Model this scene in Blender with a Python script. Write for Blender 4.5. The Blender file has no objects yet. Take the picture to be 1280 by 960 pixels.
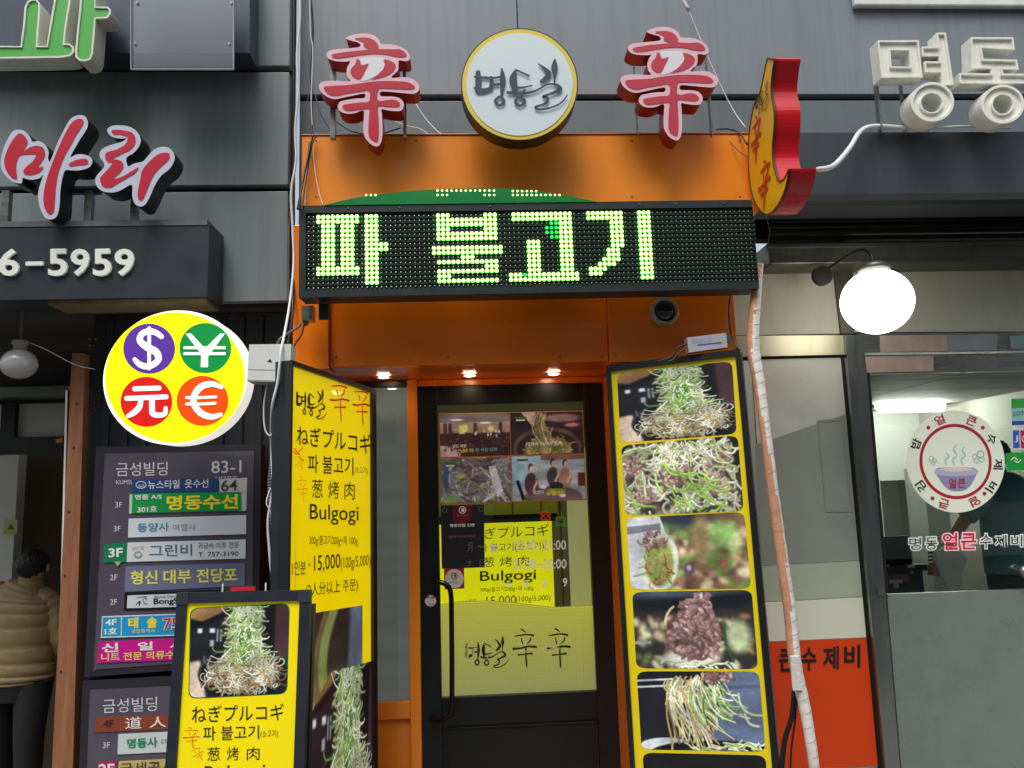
import bpy, bmesh, math, random
import numpy as np
from mathutils import Vector, Matrix
from mathutils.geometry import tessellate_polygon
random.seed(7); rng = np.random.default_rng(7)
S = bpy.context.scene
COL = S.collection
# ------------------------------------------------------------ camera
F = 960.0; EYE = np.array([0.0, 0.0, 1.75])
def cam_basis(yaw=-3.3, pitch=8.06, roll=1.75):
    y, p, r = np.radians([yaw, pitch, roll])
    w = np.array([-np.sin(y)*np.cos(p), np.cos(y)*np.cos(p), np.sin(p)])
    rt = np.cross(w, [0, 0, 1]); rt /= np.linalg.norm(rt); up = np.cross(rt, w)
    return rt*np.cos(r)-up*np.sin(r), up*np.cos(r)+rt*np.sin(r), w
CR, CU, CW = cam_basis()
cd = bpy.data.cameras.new('camera'); cam = bpy.data.objects.new('camera', cd); COL.objects.link(cam)
cd.sensor_width = 36; cd.lens = 36*F/1280; cd.clip_start = .05; cd.clip_end = 500
cam.matrix_world = Matrix(((CR[0], CU[0], -CW[0], 0), (CR[1], CU[1], -CW[1], 0), (CR[2], CU[2], -CW[2], 1.75), (0, 0, 0, 1)))
S.camera = cam
# ------------------------------------------------------------ sky, sun, exposure
SUN_EL, SUN_AZ = math.radians(62), math.radians(200)     # azimuth from north (+Y), clockwise
W = bpy.data.worlds.new('World'); S.world = W; W.use_nodes = True
nt = W.node_tree; bg = nt.nodes['Background']; sk = nt.nodes.new('ShaderNodeTexSky')
sk.sky_type = 'NISHITA'; sk.sun_disc = False; sk.sun_elevation = SUN_EL; sk.sun_rotation = SUN_AZ
sk.air_density = 1.0; sk.dust_density = 4.0; sk.ozone_density = .6
hs = nt.nodes.new('ShaderNodeHueSaturation'); hs.inputs['Saturation'].default_value = .45      # thin overcast: a paler sky
nt.links.new(sk.outputs[0], hs.inputs['Color']); tn = nt.nodes.new('ShaderNodeMix'); tn.data_type = 'RGBA'; tn.blend_type = 'MULTIPLY'; tn.inputs[0].default_value = 1; tn.inputs[7].default_value = (.97, 1.0, .97, 1)
nt.links.new(hs.outputs[0], tn.inputs[6]); nt.links.new(tn.outputs[2], bg.inputs[0]); bg.inputs[1].default_value = .15
sl = bpy.data.lights.new('sun', 'SUN'); sl.energy = 1.3; sl.angle = math.radians(25); sl.color = (1, .97, .93)
so = bpy.data.objects.new('sun', sl); COL.objects.link(so)
sd = Vector((math.sin(SUN_AZ)*math.cos(SUN_EL), math.cos(SUN_AZ)*math.cos(SUN_EL), math.sin(SUN_EL)))
so.rotation_euler = sd.to_track_quat('Z', 'Y').to_euler(); so.location = (0, -4, 9)
S.view_settings.view_transform = 'Standard'; S.view_settings.look = 'None'
S.view_settings.exposure = 0.45; S.view_settings.gamma = 1
S.cycles.max_bounces = 8; S.cycles.use_denoising = True
# ------------------------------------------------------------ authoring helpers
def ray(u, v): return CW*F + CR*(u-640) + CU*(480-v)
def at(u, v, Y):
    d = ray(u, v); return EYE + d*(Y/d[1])
def lin(c): return tuple(((x/255)/12.92 if x/255 <= .04045 else ((x/255+.055)/1.055)**2.4) for x in c)
_m = {}
def M(name, col=(128,)*3, rough=.5, metal=0, emit=0, ecol=None, var=.0, sc=6, st=(1, 1, 1), bump=0, bsc=60, coat=0, spec=.5, dirt=0, dcol=(40, 38, 35), dsc=(3, 3, .5)):
    if name in _m: return _m[name]
    m = bpy.data.materials.new(name); m.use_nodes = True; t = m.node_tree; N = t.nodes; K = t.links
    b = N['Principled BSDF']; c = lin(col)+(1,)
    b.inputs['Base Color'].default_value = c; b.inputs['Roughness'].default_value = rough; b.inputs['Metallic'].default_value = metal
    b.inputs['Coat Weight'].default_value = coat; b.inputs['Specular IOR Level'].default_value = spec
    tc = N.new('ShaderNodeTexCoord'); out = None
    if var or dirt or bump:
        mp = N.new('ShaderNodeMapping'); mp.inputs['Scale'].default_value = st; K.new(tc.outputs['Object'], mp.inputs[0])
    if var:
        n = N.new('ShaderNodeTexNoise'); n.inputs['Scale'].default_value = sc; n.inputs['Detail'].default_value = 6; n.inputs['Roughness'].default_value = .65
        K.new(mp.outputs[0], n.inputs[0])
        r = N.new('ShaderNodeMapRange'); r.inputs[1].default_value = .3; r.inputs[2].default_value = .7; r.inputs[3].default_value = 1-var; r.inputs[4].default_value = 1+var*.8
        K.new(n.outputs[0], r.inputs[0])
        x = N.new('ShaderNodeVectorMath'); x.operation = 'SCALE'; x.inputs[0].default_value = c[:3]; K.new(r.outputs[0], x.inputs['Scale']); out = x.outputs[0]
        rr = N.new('ShaderNodeMapRange'); rr.inputs[3].default_value = max(.02, rough-.1); rr.inputs[4].default_value = min(1, rough+.12); K.new(n.outputs[0], rr.inputs[0]); K.new(rr.outputs[0], b.inputs['Roughness'])
    if dirt:
        mp2 = N.new('ShaderNodeMapping'); mp2.inputs['Scale'].default_value = dsc; K.new(tc.outputs['Object'], mp2.inputs[0])
        n2 = N.new('ShaderNodeTexNoise'); n2.inputs['Scale'].default_value = 3; n2.inputs['Detail'].default_value = 8; n2.inputs['Roughness'].default_value = .7; K.new(mp2.outputs[0], n2.inputs[0])
        r2 = N.new('ShaderNodeMapRange'); r2.inputs[1].default_value = .48; r2.inputs[2].default_value = .78; r2.inputs[4].default_value = dirt; K.new(n2.outputs[0], r2.inputs[0])
        mx = N.new('ShaderNodeMix'); mx.data_type = 'RGBA'; mx.inputs[7].default_value = lin(dcol)+(1,); K.new(r2.outputs[0], mx.inputs[0])
        if out: K.new(out, mx.inputs[6])
        else: mx.inputs[6].default_value = c
        out = mx.outputs[2]
    if out: K.new(out, b.inputs['Base Color'])
    if bump:
        n3 = N.new('ShaderNodeTexNoise'); n3.inputs['Scale'].default_value = bsc; n3.inputs['Detail'].default_value = 4; K.new(mp.outputs[0], n3.inputs[0])
        bp = N.new('ShaderNodeBump'); bp.inputs['Strength'].default_value = bump; bp.inputs['Distance'].default_value = .01; K.new(n3.outputs[0], bp.inputs['Height']); K.new(bp.outputs[0], b.inputs['Normal'])
    if emit and out and ecol is None:
        K.new(out, b.inputs['Emission Color']); b.inputs['Emission Strength'].default_value = emit
    elif emit:
        b.inputs['Emission Color'].default_value = lin(ecol or col)+(1,); b.inputs['Emission Strength'].default_value = emit
    _m[name] = m; return m
def glass(name, tint=(235, 240, 238), refl=.08, rough=.0):
    if name in _m: return _m[name]
    m = bpy.data.materials.new(name); m.use_nodes = True; t = m.node_tree; N = t.nodes; K = t.links
    N.remove(N['Principled BSDF']); tr = N.new('ShaderNodeBsdfTransparent'); tr.inputs[0].default_value = lin(tint)+(1,)
    gl = N.new('ShaderNodeBsdfGlossy'); gl.inputs['Roughness'].default_value = rough; fr = N.new('ShaderNodeFresnel'); fr.inputs[0].default_value = 1.5
    ad = N.new('ShaderNodeMath'); ad.operation = 'ADD'; ad.inputs[1].default_value = refl; ad.use_clamp = True; K.new(fr.outputs[0], ad.inputs[0])
    mx = N.new('ShaderNodeMixShader'); K.new(ad.outputs[0], mx.inputs[0]); K.new(tr.outputs[0], mx.inputs[1]); K.new(gl.outputs[0], mx.inputs[2])
    K.new(mx.outputs[0], N['Material Output'].inputs[0]); _m[name] = m; return m
def IM(name, arr, emit=0, rough=.35, coat=.3):
    h, w, _ = arr.shape
    im = bpy.data.images.new(name, w, h); px = np.ones((h, w, 4), np.float32); px[..., :3] = np.clip(arr[::-1], 0, 1)
    im.pixels.foreach_set(px.ravel()); im.update(); im.pack()
    m = bpy.data.materials.new(name); m.use_nodes = True; t = m.node_tree; b = t.nodes['Principled BSDF']
    ti = t.nodes.new('ShaderNodeTexImage'); ti.image = im; t.links.new(ti.outputs[0], b.inputs['Base Color'])
    b.inputs['Roughness'].default_value = rough; b.inputs['Coat Weight'].default_value = coat
    if emit: t.links.new(ti.outputs[0], b.inputs['Emission Color']); b.inputs['Emission Strength'].default_value = emit
    return m
def tag(o, label=None, cat=None, group=None, kind=None):
    for k, v in (('label', label), ('category', cat), ('group', group), ('kind', kind)):
        if v: o[k] = v
    return o
def mesh(name, vs, fs, mat, parent=None, smooth=False, mats=None, mi=None, uv=None):
    me = bpy.data.meshes.new(name); me.from_pydata([tuple(map(float, v)) for v in vs], [], fs)
    for mm in (mats or [mat]): me.materials.append(mm)
    if mi is not None: me.polygons.foreach_set('material_index', mi)
    if smooth: me.polygons.foreach_set('use_smooth', [True]*len(me.polygons))
    if uv is not None:
        ul = me.uv_layers.new(name='UVMap'); ls = [uv[l.vertex_index] for l in me.loops]; ul.data.foreach_set('uv', [c for p in ls for c in p])
    me.update(); o = bpy.data.objects.new(name, me); COL.objects.link(o)
    if parent: o.parent = parent
    return o
def fixn(o):
    bm = bmesh.new(); bm.from_mesh(o.data); bmesh.ops.recalc_face_normals(bm, faces=bm.faces); bm.to_mesh(o.data); bm.free(); return o
def box(name, x0, x1, y0, y1, z0, z1, mat, parent=None, bev=0):
    x0, x1 = sorted((x0, x1)); y0, y1 = sorted((y0, y1)); z0, z1 = sorted((z0, z1))
    vs = [(x, y, z) for x in (x0, x1) for y in (y0, y1) for z in (z0, z1)]
    fs = [(0, 1, 3, 2), (4, 6, 7, 5), (0, 4, 5, 1), (2, 3, 7, 6), (0, 2, 6, 4), (1, 5, 7, 3)]
    o = mesh(name, vs, fs, mat, parent)
    bm = bmesh.new(); bm.from_mesh(o.data)
    if bev: bmesh.ops.bevel(bm, geom=list(bm.edges), offset=bev, segments=2, affect='EDGES', profile=.5)
    bmesh.ops.recalc_face_normals(bm, faces=bm.faces); bm.to_mesh(o.data); bm.free()
    return o
def smoothloop(p, n=4, closed=True):
    p = [np.array(q, float) for q in p]; out = []; k = len(p)
    R = range(k) if closed else range(k-1)
    for i in R:
        if closed: a, b, c, d = p[i-1], p[i], p[(i+1) % k], p[(i+2) % k]
        else: a, b, c, d = p[max(i-1, 0)], p[i], p[i+1], p[min(i+2, k-1)]
        for j in range(n):
            t = j/n; out.append(.5*((2*b)+(c-a)*t+(2*a-5*b+4*c-d)*t*t+(3*b-a-3*c+d)*t**3))
    if not closed: out.append(p[-1])
    return out
def tube_data(pts, r, n=8, caps=True, elong=None):
    pts = [Vector(tuple(map(float, p))) for p in pts]; k = len(pts); rs = r if hasattr(r, '__len__') else [r]*k
    vs = []; fs = []; up = Vector((0, 0, 1)); prev = None
    for i, p in enumerate(pts):
        d = (pts[min(i+1, k-1)]-pts[max(i-1, 0)]).normalized()
        if prev is None: a = d.cross(up if abs(d.z) < .9 else Vector((0, 1, 0))).normalized()
        else: a = (prev-d*prev.dot(d)).normalized()
        prev = a; b = d.cross(a)
        for j in range(n):
            t = 2*math.pi*j/n; vs.append(p+(a*math.cos(t)+b*math.sin(t))*rs[i])
    for i in range(k-1):
        for j in range(n): fs.append((i*n+j, i*n+(j+1) % n, (i+1)*n+(j+1) % n, (i+1)*n+j))
    if caps: fs += [tuple(range(n))[::-1], tuple(range((k-1)*n, k*n))]
    return vs, fs
def tube(name, pts, r, mat, parent=None, n=8, sm=4):
    if sm: pts = smoothloop(pts, sm, False); 
    if hasattr(r, '__len__') and sm: r = np.interp(np.linspace(0, 1, len(pts)), np.linspace(0, 1, len(r)), r)
    vs, fs = tube_data(pts, r, n); return fixn(mesh(name, vs, fs, mat, parent, True))
def cylinder(name, c, axis, r, h, mat, parent=None, n=40, r2=None):
    c = Vector(tuple(map(float, c))); ax = Vector(axis).normalized(); a = ax.orthogonal().normalized(); b = ax.cross(a); r2 = r if r2 is None else r2
    vs = [c+(a*math.cos(2*math.pi*j/n)+b*math.sin(2*math.pi*j/n))*rr+ax*hh for rr, hh in ((r, 0), (r2, h)) for j in range(n)]
    fs = [(j, (j+1) % n, n+(j+1) % n, n+j) for j in range(n)]+[tuple(range(n))[::-1], tuple(range(n, 2*n))]
    return fixn(mesh(name, vs, fs, mat, parent))
def lathe(name, prof, c, axis, mat, parent=None, n=32, smooth=True):
    c = Vector(tuple(map(float, c))); ax = Vector(axis).normalized(); a = ax.orthogonal().normalized(); b = ax.cross(a); vs = []; fs = []
    for r, h in prof: vs += [c+(a*math.cos(2*math.pi*j/n)+b*math.sin(2*math.pi*j/n))*r+ax*h for j in range(n)]
    for i in range(len(prof)-1): fs += [(i*n+j, i*n+(j+1) % n, (i+1)*n+(j+1) % n, (i+1)*n+j) for j in range(n)]
    fs += [tuple(range(n))[::-1], tuple(range((len(prof)-1)*n, len(prof)*n))]
    return fixn(mesh(name, vs, fs, mat, parent, smooth))
def sphere(name, c, r, mat, parent=None, n=32, sc=(1, 1, 1)):
    bm = bmesh.new(); bmesh.ops.create_uvsphere(bm, u_segments=n, v_segments=n//2, radius=r)
    for v in bm.verts: v.co = Vector((v.co.x*sc[0]+c[0], v.co.y*sc[1]+c[1], v.co.z*sc[2]+c[2]))
    me = bpy.data.meshes.new(name); bm.to_mesh(me); bm.free(); me.materials.append(mat); me.polygons.foreach_set('use_smooth', [True]*len(me.polygons))
    o = bpy.data.objects.new(name, me); COL.objects.link(o)
    if parent: o.parent = parent
    return o
_tx = {}
def glyphs(s, bold=0, res=3, gap=1.0):
    k = (s, bold, res, gap)
    if k in _tx: return _tx[k]
    c = bpy.data.curves.new('glyphs', 'FONT'); c.body = s; c.resolution_u = res; c.offset = bold; c.space_character = gap
    o = bpy.data.objects.new('glyphs', c); COL.objects.link(o); bpy.context.view_layer.update()
    me = bpy.data.meshes.new_from_object(o.evaluated_get(bpy.context.evaluated_depsgraph_get()))
    v = np.array([tuple(q.co)[:2] for q in me.vertices]).reshape(-1, 2); f = [tuple(p.vertices) for p in me.polygons]
    bpy.data.objects.remove(o); bpy.data.curves.remove(c); bpy.data.meshes.remove(me)
    lo, hi = v.min(0), v.max(0); _tx[k] = ((v-lo)/(hi-lo), f); return _tx[k]
class Board:
    """a thing with its own frame: local x right, z up, -y out of its face; pix() turns a spot of the photo into a spot on that face"""
    def __init__(s, name, label, cat, u, v, Y, ex=(1, 0, 0), ey=(0, 0, 1), group=None, kind=None, empty=True, org=None):
        ex = Vector(tuple(map(float, ex))).normalized(); ey = Vector(tuple(map(float, ey))); ey = (ey-ex*ey.dot(ex)).normalized(); ny = ey.cross(ex)
        o = Vector(tuple(org)) if org is not None else Vector(tuple(at(u, v, Y)))
        s.M = Matrix(((ex[0], ny[0], ey[0], o[0]), (ex[1], ny[1], ey[1], o[1]), (ex[2], ny[2], ey[2], o[2]), (0, 0, 0, 1)))
        s.I = s.M.inverted(); s.e = s.I @ Vector(tuple(EYE)); s.R = s.I.to_3x3(); s.args = (name, label, cat, group, kind); s.n = 0
        s.o = None
        if empty:
            s.o = bpy.data.objects.new(name, None); s.o.empty_display_size = .1; COL.objects.link(s.o); s.o.matrix_world = s.M; tag(s.o, label, cat, group, kind)
    def L(s, u, v, d=0):
        r = s.R @ Vector(tuple(ray(u, v))); t = (-d-s.e[1])/r[1]; p = s.e+r*t; return (p[0], p[2])
    def add(s, name, vs, fs, mat, parent=None, **k):
        if s.o is None:
            o = mesh(name, vs, fs, mat, None, **k); o.matrix_world = s.M; tag(o, s.args[1], s.args[2], s.args[3], s.args[4]); s.o = o; return o
        return mesh(name, vs, fs, mat, parent or s.o, **k)
    def prism(s, name, loop, d, t, mat, parent=None, holes=(), side=None, uv=False, local=False, smooth=0, seg=None):
        """a plate with the outline LOOP (photo spots, or local x/z), its front d in front of the face, t thick"""
        loops = [list(loop)]+[list(h) for h in holes]
        if smooth: loops = [smoothloop(l, smooth) for l in loops]
        if not local: loops = [[s.L(p[0], p[1], d) for p in l] for l in loops]
        flat = [p for l in loops for p in l]; n = len(flat)
        tris = tessellate_polygon([[Vector((p[0], p[1], 0)) for p in l] for l in loops])
        vs = [(p[0], -d, p[1]) for p in flat]; fs = [tuple(x) for x in tris]; 
        def area(f): a, b, c = (flat[i] for i in f); return (b[0]-a[0])*(c[1]-a[1])-(c[0]-a[0])*(b[1]-a[1])
        fs = [f if area(f) > 0 else f[::-1] for f in fs]; nf = len(fs)
        if t:
            vs += [(p[0], -d+t, p[1]) for p in flat]; fs += [tuple(i+n for i in f[::-1]) for f in fs[:nf]]; base = 0
            for l in loops:
                k = len(l); ar = sum(l[i][0]*l[(i+1) % k][1]-l[(i+1) % k][0]*l[i][1] for i in range(k)); hole = l is not loops[0]
                for i in range(k):
                    a, b = base+i, base+(i+1) % k; q = (a, a+n, b+n, b)
                    fs.append(q if (ar > 0) != hole else q[::-1])
                base += k
        mi = [0]*nf+[0]*(nf if t else 0)+[1]*(len(fs)-nf*(2 if t else 1)) if side else None
        UV = None
        if uv:
            a = np.array(flat); lo, hi = a.min(0), a.max(0); w = (a-lo)/(hi-lo); UV = [tuple(q) for q in w]*(2 if t else 1)
        return s.add(name, vs, fs, mat, parent, mats=[mat, side] if side else None, mi=mi, uv=UV)
    def rect(s, name, u0, v0, u1, v1, d, t, mat, parent=None, **k):
        (x0, z1), (x1, z0) = s.L(u0, v0, d), s.L(u1, v1, d)
        return s.prism(name, [(x0, z0), (x1, z0), (x1, z1), (x0, z1)], d, t, mat, parent, local=True, **k)
    def box(s, name, x0, x1, z0, z1, d, t, mat, parent=None, **k):
        return s.prism(name, [(x0, z0), (x1, z0), (x1, z1), (x0, z1)], d, t, mat, parent, local=True, **k)
    def disc(s, name, u, v, ru, rv, d, t, mat, parent=None, n=48, hole=0, **k):
        def c(f): return [(u+ru*f*math.cos(2*math.pi*i/n), v+rv*f*math.sin(2*math.pi*i/n)) for i in range(n)]
        return s.prism(name, c(1), d, t, mat, parent, holes=[c(hole)] if hole else (), **k)
    def text(s, txt, x0, y0, x1, y1, h, mat, parent=None, h2=None, d=None, bold=0, t=0, name='lettering', rot=None, gap=1.0, res=3):
        """lettering whose lower left and lower right corners sit at the given photo spots, h photo pixels tall"""
        v, f = glyphs(txt, bold, res, gap); h2 = h if h2 is None else h2; s.n += 1; d = (.0016 if d is None else d)
        ux, uy = x1-x0, y1-y0; l = math.hypot(ux, uy); nx, ny = (uy/l, -ux/l) if rot else (0, -1)
        def P(a, b):
            hh = h+(h2-h)*a; return s.L(x0+ux*a+nx*hh*b, y0+uy*a+ny*hh*b, d)
        q = [P(a, b) for a, b in v]; vs = [(p[0], -d, p[1]) for p in q]; F2 = [tuple(x) for x in f]
        if t:
            n = len(vs); vs += [(p[0], -d+t, p[1]) for p in q]; cnt = {}
            for g in f:
                for i in range(len(g)): e = (g[i], g[(i+1) % len(g)]); cnt[e] = 1
            F2 += [(a, a+n, b+n, b) for (a, b) in cnt if (b, a) not in cnt]
        return s.add(name, vs, F2, mat, parent)
    def strokes(s, name, st, mp, d, mat, parent=None, t=0, wk=1.0, step=.00012):
        """brush strokes [(x, y, width) ...]; mp turns a stroke spot into a photo spot"""
        vs = []; fs = []
        for k, line in enumerate(st):
            closed = line[0][:2] == line[-1][:2] and len(line) > 4
            P = smoothloop(line, 5, False); dd = d+k*step; c = []
            for i, p in enumerate(P):
                q = P[min(i+1, len(P)-1)]-P[max(i-1, 0)]
                if closed and i in (0, len(P)-1): q = P[1]-P[-2]
                n = np.array([-q[1], q[0]]); n /= (np.hypot(*n)+1e-9); w = p[2]*.5*wk; c.append((p[:2]+n*w, p[:2]-n*w, q[:2]/(np.hypot(*q[:2])+1e-9), w))
            b = len(vs)
            for (l, r, q, w) in c:
                for e in (l, r): x, z = s.L(*mp(e[0], e[1]), dd); vs.append((x, -dd, z))
            for i in range(len(c)-1): fs.append((b+2*i, b+2*i+1, b+2*i+3, b+2*i+2))
            if not closed:
                for (i, sg) in ((0, -1), (len(c)-1, 1)):
                    l, r, q, w = c[i]; m = (l+r)/2; idx = []
                    for a in range(1, 6):
                        th = math.pi*a/6; e = m+(l-m)*math.cos(th)+q*sg*w*math.sin(th)*.9
                        x, z = s.L(*mp(e[0], e[1]), dd); vs.append((x, -dd, z)); idx.append(len(vs)-1)
                    fs.append((b+2*i,)+tuple(idx)+(b+2*i+1,))
        return s.add(name, vs, fs, mat, parent)
    def tube(s, name, pts, r, mat, parent=None, n=8, sm=4):
        P = [(*s.L(p[0], p[1], p[2]), p[2]) for p in pts]; P = [(a, -d, b) for a, b, d in P]
        if sm: P = smoothloop(P, sm, False)
        if hasattr(r, '__len__'): r = np.interp(np.linspace(0, 1, len(P)), np.linspace(0, 1, len(r)), r)
        vs, fs = tube_data(P, r, n); o = s.add(name, vs, fs, mat, parent, smooth=True); return fixn(o)
def Z(x0, y0, k): return lambda x, y: (x0+x/k, y0+y/k)
def zz(pts, x0, y0, k): return [(x0+p[0]/k, y0+p[1]/k) for p in pts]
def wtube(name, pts, r, mat, label, cat='cable', group=None, n=6, sm=5, parent=None):
    """a cable through photo spots (u, v, distance)"""
    o = tube(name, [at(*p) for p in pts], r, mat, parent, n, sm)
    if label: tag(o, label, cat, group)
    return o
# ------------------------------------------------------------ printed food pictures, painted stroke by stroke
class Paint:
    def __init__(s, w, h, bg):
        s.k = 2; s.w, s.h = w, h; s.a = np.ones((h*2, w*2, 3), np.float32)*(np.array(bg)/255); s.yy, s.xx = np.mgrid[0:h*2, 0:w*2].astype(np.float32)
    def blob(s, cx, cy, rx, ry, col, soft=.15, ang=0, al=1):
        x = s.xx-cx*2*s.w; y = s.yy-cy*2*s.h; c, n = math.cos(ang), math.sin(ang); rx *= 2*s.w; ry *= 2*s.h
        q = np.sqrt(((x*c+y*n)/rx)**2+((-x*n+y*c)/ry)**2); m = np.clip((1-q)/soft, 0, 1)[..., None]*al; s.a += (np.array(col, np.float32)/255-s.a)*m
    def rect(s, x0, y0, x1, y1, col, al=1):
        W2, H2 = 2*s.w, 2*s.h; v = s.a[int(y0*H2):int(y1*H2), int(x0*W2):int(x1*W2)]; v += (np.array(col, np.float32)/255-v)*al
    def poly(s, pts, col, al=1):
        X = s.xx/(2*s.w); Y = s.yy/(2*s.h); ins = np.zeros(X.shape, bool); k = len(pts)
        for i in range(k):
            (x1, y1), (x2, y2) = pts[i], pts[(i+1) % k]
            if y1 != y2: ins ^= ((y1 > Y) != (y2 > Y)) & (X < (x2-x1)*(Y-y1)/(y2-y1)+x1)
        s.a[ins] += (np.array(col, np.float32)/255-s.a[ins])*al
    def stamp(s, P, w, col):
        H2, W2 = s.a.shape[:2]; r = int(math.ceil(w)); g = np.mgrid[-r:r+1, -r:r+1].reshape(2, -1); g = g[:, (g**2).sum(0) <= w*w+.5]
        y = (P[:, 1:2]+g[0]).astype(int).ravel(); x = (P[:, 0:1]+g[1]).astype(int).ravel(); ok = (y >= 0) & (y < H2) & (x >= 0) & (x < W2); s.a[y[ok], x[ok]] = col
    def strand(s, x, y, ln, an, curl, w, col, edge=.66, hi=1.06):
        n = max(6, int(ln*2*s.w/1.2)); t = np.linspace(0, 1, n); a = an+curl*t+.5*np.sin(t*4+an); st = ln*2*s.w/n
        P = np.stack([x*2*s.w+np.cumsum(np.cos(a))*st, y*2*s.h+np.cumsum(np.sin(a))*st], 1); c = np.array(col, np.float32)/255
        s.stamp(P+[0, 1.5], w+1, c*edge); s.stamp(P, w, c); s.stamp(P-[.6, .8], max(.5, w*.4), np.clip(c*hi, 0, 1))
    def blur(s, r):
        for ax in (0, 1):
            for _ in range(2):
                p = np.pad(s.a, [(r, r) if i == ax else (0, 0) for i in range(3)], mode='edge'); c = np.cumsum(p, axis=ax, dtype=np.float64); n = s.a.shape[ax]
                z = np.zeros_like(np.take(c, [0], ax)); c = np.concatenate([z, c], ax)
                s.a = ((np.take(c, range(2*r+1, 2*r+1+n), ax)-np.take(c, range(n), ax))/(2*r+1)).astype(np.float32)
    def done(s, grain=.012):
        s.blur(1)
        for n_, lo in ((8, .82), (34, .93), (90, .96)):
            g = rng.uniform(lo, 2-lo, (n_+2, n_+2)); yi = np.linspace(0, n_, s.h*2); xi = np.linspace(0, n_, s.w*2); y0, x0 = yi.astype(int), xi.astype(int); fy, fx = (yi-y0)[:, None], (xi-x0)[None]
            m = g[y0][:, x0]*(1-fy)*(1-fx)+g[y0+1][:, x0]*fy*(1-fx)+g[y0][:, x0+1]*(1-fy)*fx+g[y0+1][:, x0+1]*fy*fx; s.a = s.a*m[..., None]
        a = s.a.reshape(s.h, 2, s.w, 2, 3).mean((1, 3)); return a+rng.normal(0, grain, a.shape)
def pick(*c): return c[rng.integers(len(c))]
def jit(c, j=14): return tuple(np.clip(np.array(c)+rng.normal(0, j), 0, 255))
def U(a, b): return float(rng.uniform(a, b))
WHITES = ((236, 240, 222), (222, 228, 205), (240, 236, 220), (205, 205, 175)); GREENS = ((150, 190, 90), (110, 165, 80), (70, 130, 62), (185, 210, 130), (205, 222, 165))
TANS = ((205, 180, 130), (180, 150, 100), (225, 205, 160)); MEATS = ((164, 130, 128), (180, 146, 144), (142, 108, 104), (198, 168, 164), (126, 92, 90))
def meat(p, cx, cy, rx, ry, n, sz=.03):
    for _ in range(n):
        r = math.sqrt(U(0, 1)); t = U(0, 6.28); x = cx+rx*r*math.cos(t); y = cy+ry*r*math.sin(t); q = U(.5, 1.2)*sz; c = jit(pick(*MEATS), 10)
        a = U(0, 3); p.blob(x, y+.006, q*1.15, q*.85, tuple(np.array(c)*.62), .5, a); p.blob(x, y, q, q*.7, c, .5, a)
        p.blob(x-q*.25, y-q*.25, q*.5, q*.32, tuple(np.clip(np.array(c)*1.22, 0, 255)), .9, a)
def pic_heap():
    p = Paint(280, 280, (30, 31, 40))
    p.poly([(0, 0), (.4, 0), (.3, .08), (.12, .17), (0, .14)], (158, 120, 80)); p.poly([(.4, 0), (.34, .12), (.2, .2), (0, .24), (0, .15), (.12, .17), (.3, .09)], (18, 18, 24)); p.rect(.72, 0, .86, .7, (20, 20, 26)); p.rect(.86, 0, 1, .6, (72, 48, 54))
    p.poly([(0, .62), (.12, .6), (.2, 1), (0, 1)], (210, 190, 170)); p.blur(5)
    for x, w in ((.08, .045), (.2, .055)): p.rect(x, .25, x+w, .3, (215, 220, 225))
    for x in (.275, .31): p.rect(x, .26, x+.016, .4, (185, 190, 200))
    p.rect(.21, .38, .25, .45, (160, 166, 176)); p.blur(2)
    p.blob(.56, .74, .46, .29, (14, 16, 22), .03); p.blob(.56, .71, .45, .26, (66, 76, 92), .04); p.blob(.56, .72, .44, .26, (22, 23, 30), .05)
    p.blob(.57, .74, .37, .22, (165, 152, 118), .35); p.blob(.56, .28, .19, .38, (176, 196, 140), .25); p.blob(.55, .5, .2, .25, (150, 172, 110), .4); p.blob(.53, .36, .08, .16, (84, 136, 84), .7)
    def low(n, w0, w1, e, dk=0):
        for _ in range(n):
            t = U(0, 6.28); r = math.sqrt(U(0, 1)); p.strand(.57+.37*r*math.cos(t), .77+.19*r*math.sin(t), U(.06, .2), U(0, 6.28), U(-4.5, 4.5), U(w0, w1), jit(tuple(np.array(pick(*WHITES, *TANS, (150, 120, 84)))*(1-dk)), 10), e)
    def high(n, w0, w1, e, dk=0):
        for _ in range(n):
            y = U(-.02, .6); hh = .15+.07*max(0, y-.35)/.25; x = .56+float(np.clip(rng.normal(0, hh*.5), -hh, hh)); g = U(0, 1) < .85-.5*abs(x-.54)/hh; an = math.pi/2+(x-.55)*-1.5+rng.normal(0, .75)
            p.strand(x, y, U(.07, .19), an if U(0, 1) < .7 else an+math.pi, U(-1.8, 1.8), U(w0, w1), jit(tuple(np.array(pick(*GREENS) if g else pick(*WHITES))*(1-dk)), 9), e)
    low(130, 2, 4, .55, .3); high(150, 2.4, 5, .66, .22); p.blur(3); low(110, 1.8, 3.4, .6, .1); high(150, 1.8, 4.4, .7, .08); p.blur(1); low(75, 1.5, 2.8, .62); high(120, 1.5, 3.6, .72); low(22, 1.3, 2, .6)
    for _ in range(16): p.strand(.55+rng.normal(0, .1), U(.02, .12), U(.08, .16), U(-2.8, -.3), U(-2, 2), 1.4, jit(WHITES[0]))
    for _ in range(10): p.strand(U(.68, .8), U(.5, .6), U(.08, .14), U(-1.4, -.4), U(-1, 1), 1.6, jit(GREENS[4]))
    return p.done()
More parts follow.
